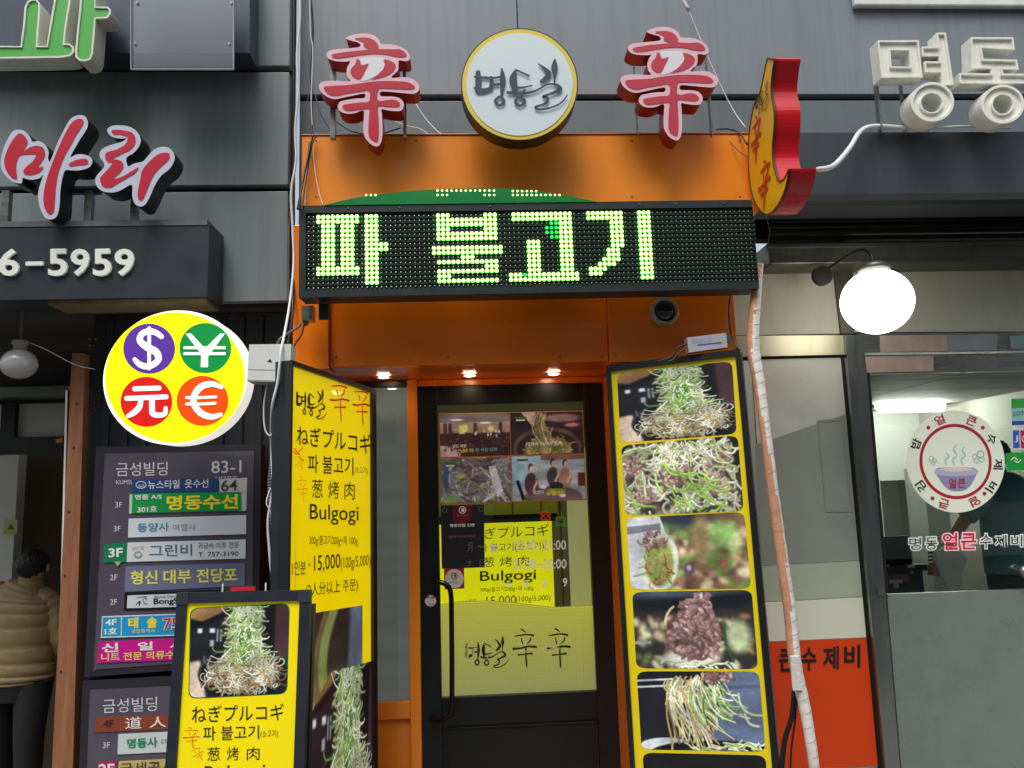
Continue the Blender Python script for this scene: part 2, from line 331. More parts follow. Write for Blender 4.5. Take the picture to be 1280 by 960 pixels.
def pic_mixed():
    p = Paint(250, 170, (60, 55, 50)); p.blob(.95, .2, .22, .35, (30, 32, 36), .3); p.blob(.05, .05, .15, .12, (25, 25, 30), .3)
    for _ in range(90): p.blob(U(0, .95), U(.05, 1), U(.03, .08), U(.03, .1), jit(pick((165, 140, 120), (190, 190, 160), (150, 165, 110), (120, 96, 84))), .6, U(0, 3))
    for k in range(4):
        for cx, cy in ((.12, .35), (.15, .72), (.45, .5), (.78, .62), (.55, .28), (.8, .3)): meat(p, cx+U(-.03, .03), cy, .11, .14, 14, .035)
        for _ in range(62): p.strand(U(0, .95), U(.05, 1), U(.07, .22), U(0, 6.28), U(-2.2, 2.2), U(1.8, 4.8), jit(tuple(np.array(pick(*WHITES, GREENS[0], GREENS[3], GREENS[4], WHITES[1], WHITES[0], (214, 184, 172)))*(.82+.06*k)), 8), .62)
        if k < 3: p.blur(1)
    for cx, cy in ((.1, .3), (.16, .7), (.47, .5), (.78, .62)): meat(p, cx, cy, .08, .11, 20, .03)
    for _ in range(60): p.strand(U(.3, .8), U(.0, .15), U(.1, .25), U(0, 3.1), U(-2, 2), U(1.5, 2.5), jit(pick(*WHITES, GREENS[3])))
    for _ in range(14): p.strand(U(.3, .7), U(.3, .7), U(.15, .3), U(.2, 1.2), U(-1, 1), 4, jit(GREENS[0]))
    return p.done()
def pic_wrap():
    p = Paint(250, 170, (120, 95, 75))
    for _ in range(120): p.blob(U(.2, 1), U(.1, 1), U(.03, .09), U(.03, .09), jit(pick((150, 105, 85), (200, 175, 140), (110, 140, 70), (95, 70, 60), (215, 205, 170), (130, 170, 90)), 10), .5, U(0, 3))
    p.blob(.5, .0, .3, .25, (45, 55, 65), .5); p.blob(.8, .3, .17, .22, (140, 180, 105), .6); p.blob(.62, .35, .09, .5, (150, 130, 90), .6, .1)
    p.blur(6)
    p.poly([(0, 0), (.3, .0), (.34, .25), (.27, .6), (.2, 1), (0, 1)], (200, 205, 215)); p.poly([(0, .12), (.3, .1), (.3, .18), (0, .22)], (120, 125, 140))
    p.blob(.26, .6, .17, .42, (215, 222, 205), .12, .15); p.blob(.26, .62, .13, .34, (150, 160, 90), .2, .15)
    for _ in range(40): p.strand(U(.15, .36), U(.35, .9), U(.05, .14), U(0, 6), U(-2, 2), 2, jit(pick(*GREENS[:2], TANS[1], (185, 90, 60))))
    meat(p, .24, .3, .1, .14, 40, .03); p.blob(.5, .72, .06, .1, (90, 75, 85), .4); p.blob(.5, .7, .025, .05, (180, 170, 180), .5)
    return p.done()
def pic_spoon():
    p = Paint(250, 165, (50, 48, 50)); p.blob(.5, .1, .8, .2, (22, 26, 34), .3); p.blob(.5, .02, .8, .1, (70, 80, 98), .6)
    for _ in range(110): p.blob(U(0, 1), U(.35, 1), U(.03, .08), U(.03, .08), jit(pick((160, 120, 95), (110, 80, 70), (205, 200, 165), (85, 115, 65), (190, 180, 150)), 10), .6, U(0, 3))
    p.blob(.85, .6, .13, .25, (195, 205, 165), .5); p.blur(5)
    p.strand(.36, .2, .45, 2.1, -.7, 4, (205, 195, 150)); p.blob(.45, .85, .28, .12, (215, 215, 200), .3); p.rect(0, .62, .14, .66, (170, 175, 185))
    p.blob(.5, .55, .25, .34, (90, 62, 58), .15); meat(p, .5, .6, .23, .26, 210, .042); meat(p, .54, .3, .15, .2, 110, .04); meat(p, .6, .1, .06, .1, 26, .034)
    p.strand(.74, .45, .3, .9, .9, 4, (50, 90, 50)); 
    for _ in range(14): p.strand(U(.2, .8), U(.88, .97), .15, U(-.6, .6), U(-1, 1), 3, jit(WHITES[1]))
    return p.done()
def pic_lift():
    p = Paint(250, 170, (28, 30, 40)); p.poly([(.72, 0), (1, 0), (1, 1), (.5, 1), (.66, .5)], (95, 110, 140)); p.poly([(.5, .2), (1, .2), (1, .24), (.5, .24)], (75, 88, 115)); p.blur(2)
    p.blob(.2, .92, .22, .1, (205, 210, 220), .1); p.blob(.55, 1.02, .5, .16, (15, 17, 22), .05); p.blob(.55, 1.08, .42, .14, (70, 75, 85), .2)
    for y in (.1, .18): p.poly([(0, y), (.32, y-.01), (.32, y+.015), (0, y+.025)], (205, 212, 222))
    for _ in range(95): x = U(.32, .56); p.strand(x, U(.06, .2), U(.3, .62), U(1.35, 1.8), U(-.5, .5), U(1.5, 3), jit(pick(*WHITES, *TANS, GREENS[3])))
    for _ in range(36): p.strand(U(.45, .7), U(.12, .25), U(.15, .42), U(.5, 1.6), U(-.4, .9), U(1.6, 3), jit(pick(*WHITES, *GREENS)))
    for _ in range(22): p.strand(U(.25, .5), U(.1, .2), U(.08, .22), U(.8, 2.6), U(-1, 1), 2.4, jit(pick(WHITES[0], TANS[0])))
    meat(p, .66, .09, .13, .07, 50, .03)
    for _ in range(26): p.strand(U(.35, .95), U(.88, .98), U(.08, .2), U(-.5, .5), U(-1, 1), 2.4, jit(pick(*WHITES, GREENS[3])))
    p.strand(.82, .3, .3, 1.1, -.6, 4, (180, 200, 150)); p.strand(.85, .55, .16, .9, -.3, 4, (200, 215, 170)); return p.done()
def pic_pan():
    p = Paint(250, 120, (22, 22, 26)); p.blob(.5, .9, .5, .75, (12, 12, 15), .05)
    for _ in range(160): p.blob(U(.1, .9), U(.35, 1), U(.02, .05), U(.04, .09), jit(pick((180, 110, 60), (150, 80, 50), (210, 170, 110), (190, 180, 150), (90, 60, 45)), 12), .4, U(0, 3))
    return p.done()
def pic_leek():
    p = Paint(200, 240, (50, 46, 46)); p.rect(.75, 0, 1, .45, (105, 120, 140)); p.blob(.55, .55, .5, .2, (120, 112, 108), .6); p.blob(.55, .62, .5, .18, (45, 38, 36), .5)
    p.blob(.7, .85, .35, .25, (175, 180, 110), .5); p.blob(.15, .85, .22, .4, (200, 190, 120), .4); p.blur(8)
    p.blob(.08, .62, .07, .14, (225, 228, 235), .25)
    for k in range(16): p.strand(.36+k*.012, 0, 1.1, 1.62, .0, 6, jit((150, 170, 95) if k > 6 else (132, 104, 78), 8), .9)
    p.blur(4); p.strand(.42, .62, .5, 2.2, .1, 9, (125, 92, 70)); p.blur(2); return p.done()
def pic_hall():
    p = Paint(180, 105, (70, 45, 48)); p.rect(0, 0, 1, .22, (120, 118, 122)); p.rect(0, .2, 1, .46, (165, 148, 130)); p.blob(.25, .14, .12, .03, (235, 235, 240), .4); p.blob(.65, .22, .1, .03, (240, 240, 240), .4)
    for x in (.05, .12, .48, .84): p.rect(x, .22, x+.05, .5, (85, 55, 55))
    p.rect(.27, .26, .39, .48, (205, 220, 130)); p.blob(.72, .36, .06, .08, (235, 225, 150), .5); p.blob(0, .95, .3, .22, (185, 160, 165), .1)
    for _ in range(170): x = U(.05, 1); y = U(.42, .95); p.blob(x, y, .012, .03, jit(pick((60, 35, 40), (95, 60, 60), (35, 20, 25), (130, 100, 95), (120, 60, 65)), 10), .5)
    for _ in range(9): p.blob(U(.5, .85), U(.4, .55), .018, .05, (225, 220, 220), .5)
    return p.done(.02)
def pic_pot():
    p = Paint(180, 105, (52, 44, 50)); p.poly([(.15, 0), (.35, 0), (.33, .4)], (190, 170, 165)); p.blob(.72, .15, .3, .12, (150, 125, 120), .4); p.blob(.85, .32, .13, .06, (190, 120, 115), .4)
    p.blob(.5, .85, .48, .5, (95, 78, 78), .04); p.blob(.5, .9, .44, .46, (58, 46, 46), .06); p.blob(.5, .95, .36, .4, (150, 135, 80), .3)
    for _ in range(150): r = math.sqrt(U(0, 1)); t = U(3.1, 6.3); p.strand(.52+.32*r*math.cos(t), .98+.42*r*math.sin(t), U(.04, .14), U(0, 6), U(-2, 2), 1.4, jit(pick(*TANS, (130, 140, 70), (190, 190, 140))))
    for _ in range(40): p.strand(U(.36, .5), U(0, .15), U(.2, .5), U(1.3, 1.8), U(-.4, .4), 1.4, jit(pick((165, 150, 105), (130, 120, 80), WHITES[3])))
    return p.done(.02)
def pic_onion():
    p = Paint(180, 110, (120, 108, 118))
    for _ in range(130): p.strand(U(0, 1), U(0, 1), U(.15, .5), U(-1.2, 1.2), U(-1.3, 1.3), U(2.5, 6), jit(pick((160, 158, 165), (135, 125, 135), (180, 182, 185), (110, 92, 100), (120, 135, 95), (95, 75, 85)), 8), .7)
    p.poly([(.68, .2), (.78, .2), (.88, .75), (.8, .9), (.73, .6)], (205, 205, 210)); p.blob(.07, .4, .05, .4, (60, 85, 115), .4); p.blob(.15, .9, .18, .14, (125, 165, 105), .6); p.blob(.28, .4, .08, .05, (185, 190, 90), .4); return p.done(.02)
def pic_diners():
    p = Paint(190, 115, (165, 180, 190)); p.rect(0, 0, .35, .7, (150, 185, 205)); p.rect(.4, 0, 1, .1, (120, 105, 100)); p.blob(.55, .95, .42, .28, (110, 96, 98), .1)
    for x, y, s, c in ((.26, .16, 1, (82, 62, 72)), (.56, .06, .9, (75, 70, 75)), (.73, .08, .9, (165, 125, 115))):
        p.blob(x, y+.1*s, .046*s, .11*s, (50, 38, 40), .35); p.blob(x+.012, y+.135*s, .037*s, .09*s, (214, 176, 160), .2); p.blob(x+.015, y+.18*s, .012, .012, (170, 90, 90), .4); p.blob(x, y+.47*s, .1*s, .27*s, c, .12)
        p.strand(x+.03, y+.6*s, .13, -1.0, -.8, 5, (205, 165, 150)); p.blob(x+.07, y+.33*s, .022, .04, (210, 170, 155), .3)
    p.poly([(.05, .55), (.09, .53), (.17, .95), (.13, 1)], (40, 32, 36)); p.rect(.9, .4, 1, .7, (95, 50, 38)); p.blob(.6, .68, .1, .09, (45, 42, 44), .1); p.blob(.6, .8, .14, .07, (150, 165, 60), .2); p.blob(.68, .9, .05, .04, (235, 235, 235), .2); p.blob(.42, .7, .05, .05, (230, 232, 235), .2)
    return p.done(.02)
def pic_yellowfilm(w=200, h=130):
    y, x = np.mgrid[0:h, 0:w]; g = .5+.5*np.sin((x+y)*.75)*np.sin((x-y)*.75); a = np.zeros((h, w, 3)); t = (y/h)[..., None]
    a[:] = np.array([240, 228, 96])/255*(1-t)+np.array([196, 188, 132])/255*t; a *= (1+.05*(g[..., None]-.5)); return a+rng.normal(0, .008, a.shape)
P_HEAP = pic_heap()
# ------------------------------------------------------------ materials
STEEL = dict(rough=.45)
m_clad = M('grey_cladding', (124, 133, 136), .4, 0, var=.07, sc=2, st=(1, 1, .3), dirt=.5, dcol=(84, 90, 92), dsc=(5, 5, .35))
m_clad2 = M('blue_grey_cladding', (126, 134, 142), .4, 0, var=.06, sc=2, st=(1, 1, .3), dirt=.5, dcol=(92, 98, 104), dsc=(7, 7, .22))
m_clad3 = M('slate_cladding', (100, 110, 116), .42, 0, var=.08, sc=2, dirt=.35, dcol=(62, 68, 74), dsc=(4, 4, .8))
m_black = M('black_gap', (9, 10, 12), .8); m_fascia = M('dark_fascia', (60, 66, 74), .4, 0, var=.1, sc=3, st=(1, 1, .3), dirt=.3, dcol=(24, 28, 34), dsc=(7, 7, .7))
m_dark = M('dark_wall', (32, 35, 42), .55, var=.2, sc=5, dirt=.4, dcol=(14, 15, 18)); m_orange = M('orange_panel', (246, 142, 34), .32, var=.05, sc=2.5, coat=.2, dirt=.18, dcol=(190, 96, 30), dsc=(3, 3, 1.2))
m_orange2 = M('orange_panel_worn', (252, 126, 14), .24, var=.07, sc=2, coat=.4, dirt=.24, dcol=(176, 92, 46), dsc=(1.2, 3, 5))
m_frame = M('black_frame', (26, 27, 30), .35, .2, var=.15, sc=12); m_slate = M('slate_frame', (58, 64, 74), .38, .5, var=.12, sc=9)
m_white = M('white_paint', (222, 224, 222), .4, var=.05, sc=8, dirt=.25, dcol=(140, 136, 124)); m_wwhite = M('old_white_enamel', (236, 236, 226), .38, var=.05, sc=14, dirt=.35, dcol=(150, 148, 130), dsc=(9, 9, 6))
m_steel = M('brushed_steel', (150, 152, 148), .28, .85, var=.15, sc=4, st=(1, 1, 8), dirt=.4, dcol=(90, 88, 80)); m_dsteel = M('dull_steel', (96, 100, 92), .42, .7, var=.3, sc=5, st=(.5, 1, 5), dirt=.5, dcol=(30, 30, 26))
m_panelg = M('pale_green_panel', (170, 174, 158), .5, var=.05, sc=3, dirt=.3, dcol=(110, 112, 96), dsc=(3, 3, 1)); m_ink = M('black_ink', (28, 22, 20), .5); m_bink = M('blue_black_ink', (34, 42, 58), .5)
m_wcable = M('white_cable', (215, 217, 220), .4); m_gcable = M('grey_cable', (95, 100, 108), .5); m_kcable = M('black_cable', (16, 17, 20), .45); m_bulb = M('unlit_opal_glass', (190, 190, 190), .12, coat=.6)
YEL = (246, 218, 6)
X = lambda u, v, Y: float(at(u, v, Y)[0])
Zz = lambda u, v, Y: float(at(u, v, Y)[2])
# ------------------------------------------------------------ ground and rooms behind
e = bpy.data.objects.new('added_opposite_building', None); COL.objects.link(e); tag(e, 'unseen plain grey block added across the street to screen the low sky, mirrored in the shop glass', 'building')  # out of view; added to darken the low sky and reflect in the glass
box('wall', -16, 16, -12, -9.5, 0, 11, M('opposite_render', (150, 146, 140), .7, var=.1), e)
for i_ in range(10):
    for j_ in range(3): box('window', -14+i_*2.9, -12.2+i_*2.9, -9.52, -9.46, 1.2+j_*3.3, 2.9+j_*3.3, M('opposite_pane', (40, 48, 56), .1), e)
def struct(o): o['kind'] = 'structure'; return o
struct(box('ground', -30, 30, -25, 30, -.3, -.15, M('asphalt', (62, 62, 62), .85, var=.15, sc=30, bump=.4)))
struct(box('pavement', -6, 6, .9, 3.4, -.146, 0, M('pavement', (120, 116, 110), .8, var=.15, sc=9, bump=.3, bsc=90)))
XD = -.95        # wall between the left opening and the restaurant
m_brown = M('brown_wall', (92, 72, 54), .6, var=.12, sc=6, dirt=.25); m_int = M('pale_interior', (188, 188, 176), .7, var=.05); m_floor = M('interior_floor', (84, 74, 66), .5, var=.2, sc=7)
struct(box('interior_floor', -5, XD-.1, 3.4, 8.2, -.14, .04, m_floor)); struct(box('interior_back_wall', -5, XD-.1, 8.2, 8.3, 0, 3, M('far_wall', (86, 70, 56), .7, var=.1)))
struct(box('interior_ceiling', -5, XD-.1, 3.62, 8.3, 3.0, 3.08, m_dark))
x0 = X(92, 700, 5.9); struct(box('brown_partition', X(28, 600, 5.9), XD-.1, 5.85, 5.95, .04, Zz(50, 566, 5.9), m_brown))
struct(box('pale_partition', -4, X(27, 600, 5.6), 5.55, 5.65, .9, Zz(20, 562, 5.6), M('pale_board', (214, 218, 206), .5, var=.05)))
# red lower band of the partition
# ------------------------------------------------------------ cladding of the facades
Bl = Board('left_cladding_wall', 'grey metal panel wall behind the red brush letters, left of the cable bundle', 'wall', 0, 377, 3.5)
xl0, xl1 = -3.4, X(361, 200, 3.5)
def wpanel(par, name, x0, x1, y0, y1, z0, z1, mat, bev=.004): return box(name, x0, x1, y0, y1, z0, z1, mat, par, bev)
def clad(name, label, x0, x1, Y, rows, mats, seams=()):
    e = bpy.data.objects.new(name, None); COL.objects.link(e); e.location = (x0, Y+.05, rows[-1][1]); tag(e, label, 'wall'); inv = Vector((-x0, -Y-.05, -rows[-1][1]))
    xs = [x0]+list(seams)+[x1]
    for k, (zt, zb) in enumerate(rows):
        for a, b in zip(xs, xs[1:]):
            o = box('cladding_panel', a+.002, b-.002, Y, Y+.05, zb, zt, mats[k % len(mats)] if k < len(mats) else mats[-1], e, .003); o.location = inv
    o = box('backing', x0-.002, x1+.002, Y+.052, Y+.12, rows[-1][1]-.002, rows[0][0], m_black, e); o.location = inv
    return e
bpy.data.objects.remove(Bl.o)
z = lambda v, u, Y: Zz(u, v, Y)
clad('left_cladding_wall', 'grey metal panel wall behind the red brush letters, left of the cable bundle', xl0, xl1, 3.5,
     [(5.2, z(82, 340, 3.5)), (z(90, 340, 3.5), z(231, 340, 3.5)), (z(239, 340, 3.5), z(376, 340, 3.5))], [m_clad])
xc0 = X(374, 150, 3.66)
clad('center_cladding_wall', 'blue grey metal panel wall behind the round white sign and the white channel letters', xc0, 4.2, 3.66,
     [(5.2, z(118, 700, 3.66)), (z(126, 700, 3.66), z(262, 700, 3.66))], [m_clad2, m_clad3], [X(648, 60, 3.66)])
struct(box('cable_recess', xl1, xc0, 3.72, 3.8, 2.0, 5.2, m_black)); 
sc_ = box('ceiling_slab', -3.4, XD+.1, 3.52, 4.6, z(376, 340, 3.5)+.002, z(376, 340, 3.5)+.14, M('dirty_soffit', (60, 60, 58), .8, var=.2)); struct(sc_)
struct(box('pale_ledge', X(1085, 3, 3.5), 4.3, 3.62, 3.655, z(7, 1150, 3.62), z(7, 1150, 3.62)+.2, m_white, None, .01))
# dark signboard box of the left shop with raised digits
B = Board('telephone_signboard', 'dark box signboard reading 6-5959 under the red brush letters', 'signboard', 0, 280, 3.28)
B.rect('casing', -160, 281, 259, 371, 0, .2, M('signboard_dark', (42, 47, 56), .4, 0, var=.15, sc=6, dirt=.3, dcol=(25, 27, 32)))
m_lip = M('chipped_edge', (92, 94, 98), .5, var=.3, sc=20); B.rect('top_edge', -160, 278.5, 259, 281, .004, .21, m_lip)
dig = M('raised_white', (226, 228, 220), .4, emit=.05)
for s_, a, b in (('6', -2, 23.5), ('-', 32, 53.5), ('5', 60, 84), ('9', 88, 111.5), ('5', 116, 139), ('9', 143, 167.5)):
    if s_ == '-': B.rect('dash', a, 327, b, 331.5, .014, .012, dig)
    else: B.text(s_, a, 345, b, 344.5, 34, dig, d=.014, t=.012, bold=.022, name='digit')
m_rust = M('rusty_flashing', (120, 104, 70), .6, var=.3, sc=14); B.rect('flashing', 60, 371.5, 258, 378, -.03, .16, m_rust)
# ------------------------------------------------------------ brush letter of the left shop (ma ri)
m_pinkw = M('pinkish_acrylic', (216, 196, 210), .3, coat=.3); m_red = M('crimson_vinyl', (190, 22, 52), .35); m_blk = M('black_return', (22, 24, 28), .35)
m_lilac = M('lilac_acrylic', (196, 200, 218), .3, coat=.3); m_redside = M('red_return', (158, 12, 28), .35, coat=.2, var=.06)
def chan(name, label, outer, inners, zf, Y, depth, face, side, inner, cat='sign letter', group=None, sm=4, arms=()):
    u, v = zf(*outer[0]); b = Board(name, label, cat, u, v, Y, group=group)
    b.prism('face', [zf(*p) for p in outer], 0, depth, face, side=side, smooth=sm)
    for q in inners: b.prism('stroke', [zf(*p) for p in q], .002, 0, inner, smooth=4)
    for (u0, v0, u1, v1) in arms: b.rect('mounting_bar', u0, v0, u1, v1, -depth-.004, .03, m_steel)
    return b
MA_O = [(5, 400), (20, 320), (55, 240), (90, 190), (135, 178), (180, 195), (215, 240), (225, 262), (270, 258), (310, 280), (338, 330), (335, 375), (350, 395), (400, 270), (450, 170), (490, 105), (540, 78), (590, 85), (612, 130), (600, 180), (560, 240), (520, 310), (490, 368), (530, 352), (580, 350), (630, 370), (642, 405), (620, 440), (560, 460), (500, 462), (455, 462), (435, 510), (420, 600), (415, 700), (400, 770), (370, 800), (320, 795), (290, 750), (270, 690), (265, 620), (285, 540), (300, 495), (270, 518), (210, 527), (158, 515), (150, 552), (90, 540), (40, 500), (10, 450)]
MA_I = [[(125, 208), (160, 212), (185, 245), (190, 275), (170, 310), (152, 335), (200, 305), (250, 290), (300, 305), (312, 345), (300, 385), (265, 440), (300, 435), (280, 470), (220, 492), (175, 490), (162, 465), (190, 430), (230, 395), (248, 352), (190, 350), (140, 358), (120, 390), (110, 450), (118, 518), (80, 510), (45, 465), (28, 410), (38, 350), (75, 270)],
        [(535, 105), (575, 108), (578, 140), (530, 215), (490, 290), (450, 360), (420, 430), (400, 500), (388, 580), (382, 660), (375, 740), (350, 768), (320, 745), (303, 690), (303, 620), (325, 520), (360, 420), (400, 320), (440, 230), (490, 140)],
        [(480, 415), (530, 390), (590, 380), (615, 400), (600, 420), (550, 425), (490, 432)]]
RI_O = [(745, 185), (770, 155), (830, 148), (900, 158), (950, 190), (978, 240), (970, 290), (930, 340), (880, 375), (890, 432), (930, 415), (975, 405), (1000, 395), (1030, 360), (1075, 315), (1125, 298), (1175, 305), (1210, 345), (1212, 395), (1180, 450), (1120, 500), (1075, 570), (1045, 640), (1010, 700), (970, 712), (935, 690), (920, 640), (916, 562), (850, 595), (790, 615), (720, 608), (680, 580), (662, 540), (672, 500), (722, 440), (720, 405), (700, 380), (692, 345), (715, 310), (770, 285), (840, 265), (880, 240), (830, 240), (775, 225)]
RI_I = [[(775, 185), (810, 178), (870, 185), (920, 200), (942, 240), (935, 285), (900, 320), (850, 345), (800, 370), (780, 380), (840, 395), (858, 430), (840, 470), (790, 520), (850, 505), (910, 470), (965, 440), (940, 480), (880, 515), (820, 550), (770, 580), (720, 575), (700, 545), (698, 510), (730, 475), (770, 430), (780, 410), (745, 400), (730, 365), (745, 335), (800, 320), (860, 290), (885, 255), (880, 225), (830, 212), (790, 210)],
        [(1110, 345), (1170, 340), (1180, 370), (1160, 400), (1100, 455), (1060, 510), (1030, 580), (1000, 650), (980, 672), (960, 655), (958, 600), (975, 530), (985, 470), (1020, 420), (1065, 375)]]
zm = Z(0, 130, 5.565)
chan('brush_letter', 'red brush letter ma with black sides, standing beside the cropped left edge', MA_O, MA_I, zm, 3.2, .1, m_lilac, m_blk, m_red, arms=[(2, 238, 9, 278), (106, 238, 113, 278)])
chan('brush_letter', 'red brush letter ri with black sides, the one nearer the cable bundle', RI_O, RI_I, zm, 3.2, .1, m_lilac, m_blk, m_red, arms=[(164, 236, 170, 278)])
tag(box('mounting_rail', -1.9, X(125, 240, 3.34), 3.33, 3.36, z(242, 100, 3.34), z(236, 100, 3.34), m_slate, None, .002), 'horizontal grey metal rail behind the red brush letters ma and ri', 'rail')
# green letter pa and clear sheet, top left
m_green = M('green_vinyl', (74, 172, 70), .4, emit=.03, var=.03); m_wside = M('white_return', (226, 226, 214), .35, dirt=.35, dcol=(130, 126, 108))
b = Board('green_channel_letter', 'green faced channel letter pa with white sides in the top left corner', 'sign letter', 60, 60, 3.2)
zg = Z(0, 0, 8.0)
PA1 = [(-260, 455), (205, 460), (230, 250), (245, 70), (275, 10), (320, -12), (365, -8), (400, 30), (402, 100), (385, 300), (372, 458), (465, 458), (500, 230), (540, 0), (560, -160), (720, -160), (700, 40), (665, 250), (640, 435), (700, 436), (738, 470), (738, 520), (700, 560), (620, 575), (300, 582), (-260, 588)]
PA2 = [(790, 120), (800, 0), (805, -160), (958, -160), (955, 66), (1080, 66), (1108, 95), (1105, 140), (1072, 182), (955, 186), (945, 350), (928, 540), (905, 592), (850, 614), (790, 605), (755, 570), (752, 500), (770, 300)]
for q in (PA1, PA2): b.prism('face', [zg(*p) for p in q], 0, .1, m_green, side=m_wside); 
def outline(b, loop, w, d, mat, name='edge_trim', par=None):
    L = [b.L(*p, d) for p in loop]; k = len(L); vs = []; fs = []
    ar = sum(L[i][0]*L[(i+1) % k][1]-L[(i+1) % k][0]*L[i][1] for i in range(k)); sg = 1 if ar > 0 else -1
    for i in range(k):
        a, c, e = np.array(L[i-1]), np.array(L[i]), np.array(L[(i+1) % k]); d1 = c-a; d2 = e-c; d1 /= np.hypot(*d1)+1e-9; d2 /= np.hypot(*d2)+1e-9
        n = np.array([-(d1+d2)[1], (d1+d2)[0]]); n /= np.hypot(*n)+1e-9; n = n*sg/max(.5, n@np.array([-d1[1], d1[0]])*sg); q = c+n*w
        vs += [(c[0], -d, c[1]), (q[0], -d, q[1]), (c[0], -d+.012, c[1]), (q[0], -d+.012, q[1])]
    for i in range(k):
        p, q = 4*i, 4*((i+1) % k); fs += [(p, p+1, q+1, q), (p, q, q+2, p+2), (p+1, p+3, q+3, q+1)]
    o = b.add(name, vs, fs, mat, par); return fixn(o)
for q in (PA1, PA2): outline(b, [zg(*p) for p in q], .004, .006, m_wside)
b = Board('clear_acrylic_sheet', 'clear acrylic sheet bolted over the grey casing beside the green letter', 'sheet', 163, 0, 3.2)
b.prism('sheet', [(163, -40), (292, -40), (292, 86.5), (163, 86.5)], 0, .006, glass('clear_acrylic', (212, 214, 222), .04, .08))
for u, v in ((168, 54), (286, 54), (171, 3), (289, 3)): b.disc('bolt', u, v, 1.6, 1.6, .004, .02, m_steel, n=10)
outline(b, [(163, 86.5), (292, 86.5), (292, -40), (163, -40)], .003, .0065, M('acrylic_edge', (170, 174, 190), .3))
b = Board('grey_casing', 'deep grey metal casing behind the clear acrylic sheet at the top left', 'casing', 100, 66, 3.34)
b.prism('casing', [(-150, -60), (312, -60), (312, 66), (-150, 66)], 0, .14, M('casing_grey', (66, 74, 92), .4, .2, var=.1, sc=3, dirt=.25, dcol=(30, 34, 40)))
# ------------------------------------------------------------ dark fascia and channel letters of the right shop
b = Board('dark_fascia_box', 'long dark slate fascia box under the white channel letters at right', 'fascia', 1000, 166, 3.36)
b.rect('casing', 948, 166, 1500, 243, 0, .28, m_fascia); b.rect('bottom_lip', 948, 243.5, 1500, 247, .006, .06, M('lip_dark', (34, 38, 40), .5, var=.2))
def ring_letter(name, label, loop, holes, zf, Y, depth, group=None, sm=0, bars=()):
    u, v = zf(*loop[0]); b = Board(name, label, 'sign letter', u, v, Y, group=group); lp = [zf(*p) for p in loop]; hs = [[zf(*p) for p in h] for h in holes]
    b.prism('face', lp, -.012, depth-.012, m_wwhite, holes=hs)
    outline(b, lp, .006, 0, m_wwhite)
    for h in hs: outline(b, h[::-1], -.006, 0, m_wwhite)
    for q in bars: b.rect('mounting_bar', *q, -depth-.004, .03, m_steel)
    return b
zc = Z(1080, 30, 6.4); circ = lambda cx, cy, rx, ry, n=40: [(cx+rx*math.cos(2*math.pi*i/n), cy+ry*math.sin(2*math.pi*i/n)) for i in range(n)]
ring_letter('channel_letter', 'white square channel letter block, the leftmost above the dark fascia', [(108, 130), (438, 128), (470, 425), (140, 430)], [[(212, 210), (360, 210), (375, 342), (222, 338)]], zc, 3.22, .085, bars=[(1095, 100, 1104, 163), (1127, 100, 1134, 163)])
ring_letter('channel_letter', 'white slanted channel letter stroke between the square block and the next letter', [(580, 70), (655, 68), (718, 488), (625, 492), (618, 385), (490, 385), (482, 298), (606, 298), (600, 255), (468, 255), (462, 180), (588, 178)], [], zc, 3.22, .085)
ring_letter('channel_letter', 'white ring shaped channel letter part under the square block', circ(548, 622, 173, 158), [circ(542, 628, 84, 76)], zc, 3.2, .105)
ring_letter('channel_letter', 'white open channel letter do, cut by the right edge of the photo', [(855, 105), (1195, 105), (1207, 205), (942, 190), (958, 278), (1225, 285), (1238, 362), (1110, 362), (1115, 395), (1480, 400), (1500, 475), (770, 475), (762, 392), (1020, 395), (1018, 355), (862, 355)], [], zc, 3.22, .085)
ring_letter('channel_letter', 'white ring shaped channel letter part at the right, with a bright face', circ(1112, 640, 172, 156), [circ(1112, 640, 80, 76)], zc, 3.2, .105)
wtube('thin_cable', [(1160, 161, 3.3), (1205, 158, 3.32), (1262, 160, 3.33)], .006, m_wcable, 'thin white cable on the ledge under the white ring letters')
wtube('white_conduit', [(1022, 212, 3.05), (1042, 207, 3.1), (1062, 185, 3.2), (1075, 165, 3.28), (1092, 158, 3.32), (1130, 160, 3.32), (1160, 162, 3.33)], .0115, m_wcable, 'thick cream flexible conduit from the gourd sign to the white channel letters', 'conduit', n=10)
# ------------------------------------------------------------ orange shop front
e = bpy.data.objects.new('orange_shopfront', None); COL.objects.link(e); tag(e, 'orange panelled restaurant front framing the black door', 'shop front')
def P(name, x0, x1, y0, y1, z0, z1, mat, bev=.003): return box(name, x0, x1, y0, y1, z0, z1, mat, e, bev)
zt = z(169, 660, 3.33); zb = z(262, 660, 3.33)
P('upper_fascia', X(377, 200, 3.33), X(943, 200, 3.33), 3.33, 3.655, zb-.02, zt, m_orange)
P('top_trim', X(376, 170, 3.325), X(944, 170, 3.325), 3.325, 3.66, zt+.001, zt+.008, M('orange_trim', (196, 96, 20), .4))
ZS = 2.335      # soffit height
xa, xb, xd = X(412, 420, 3.45), X(760, 420, 3.45), X(921, 420, 3.42)
P('lower_fascia', xa+.001, xb-.001, 3.455, 3.6, ZS, zb-.024, m_orange2); P('side_fascia', X(366, 420, 3.43), xa-.001, 3.43, 3.6, ZS-.012, zb-.024, m_orange2)
xj = X(763, 700, 3.93); P('side_fascia', xb+.001, xd, 3.42, 3.6, ZS-.012, zb-.024, m_orange2); P('pilaster', xj, xd, 3.425, 4.1, 0, ZS-.0125, m_orange2)
XL = X(467, 600, 3.93)-.16
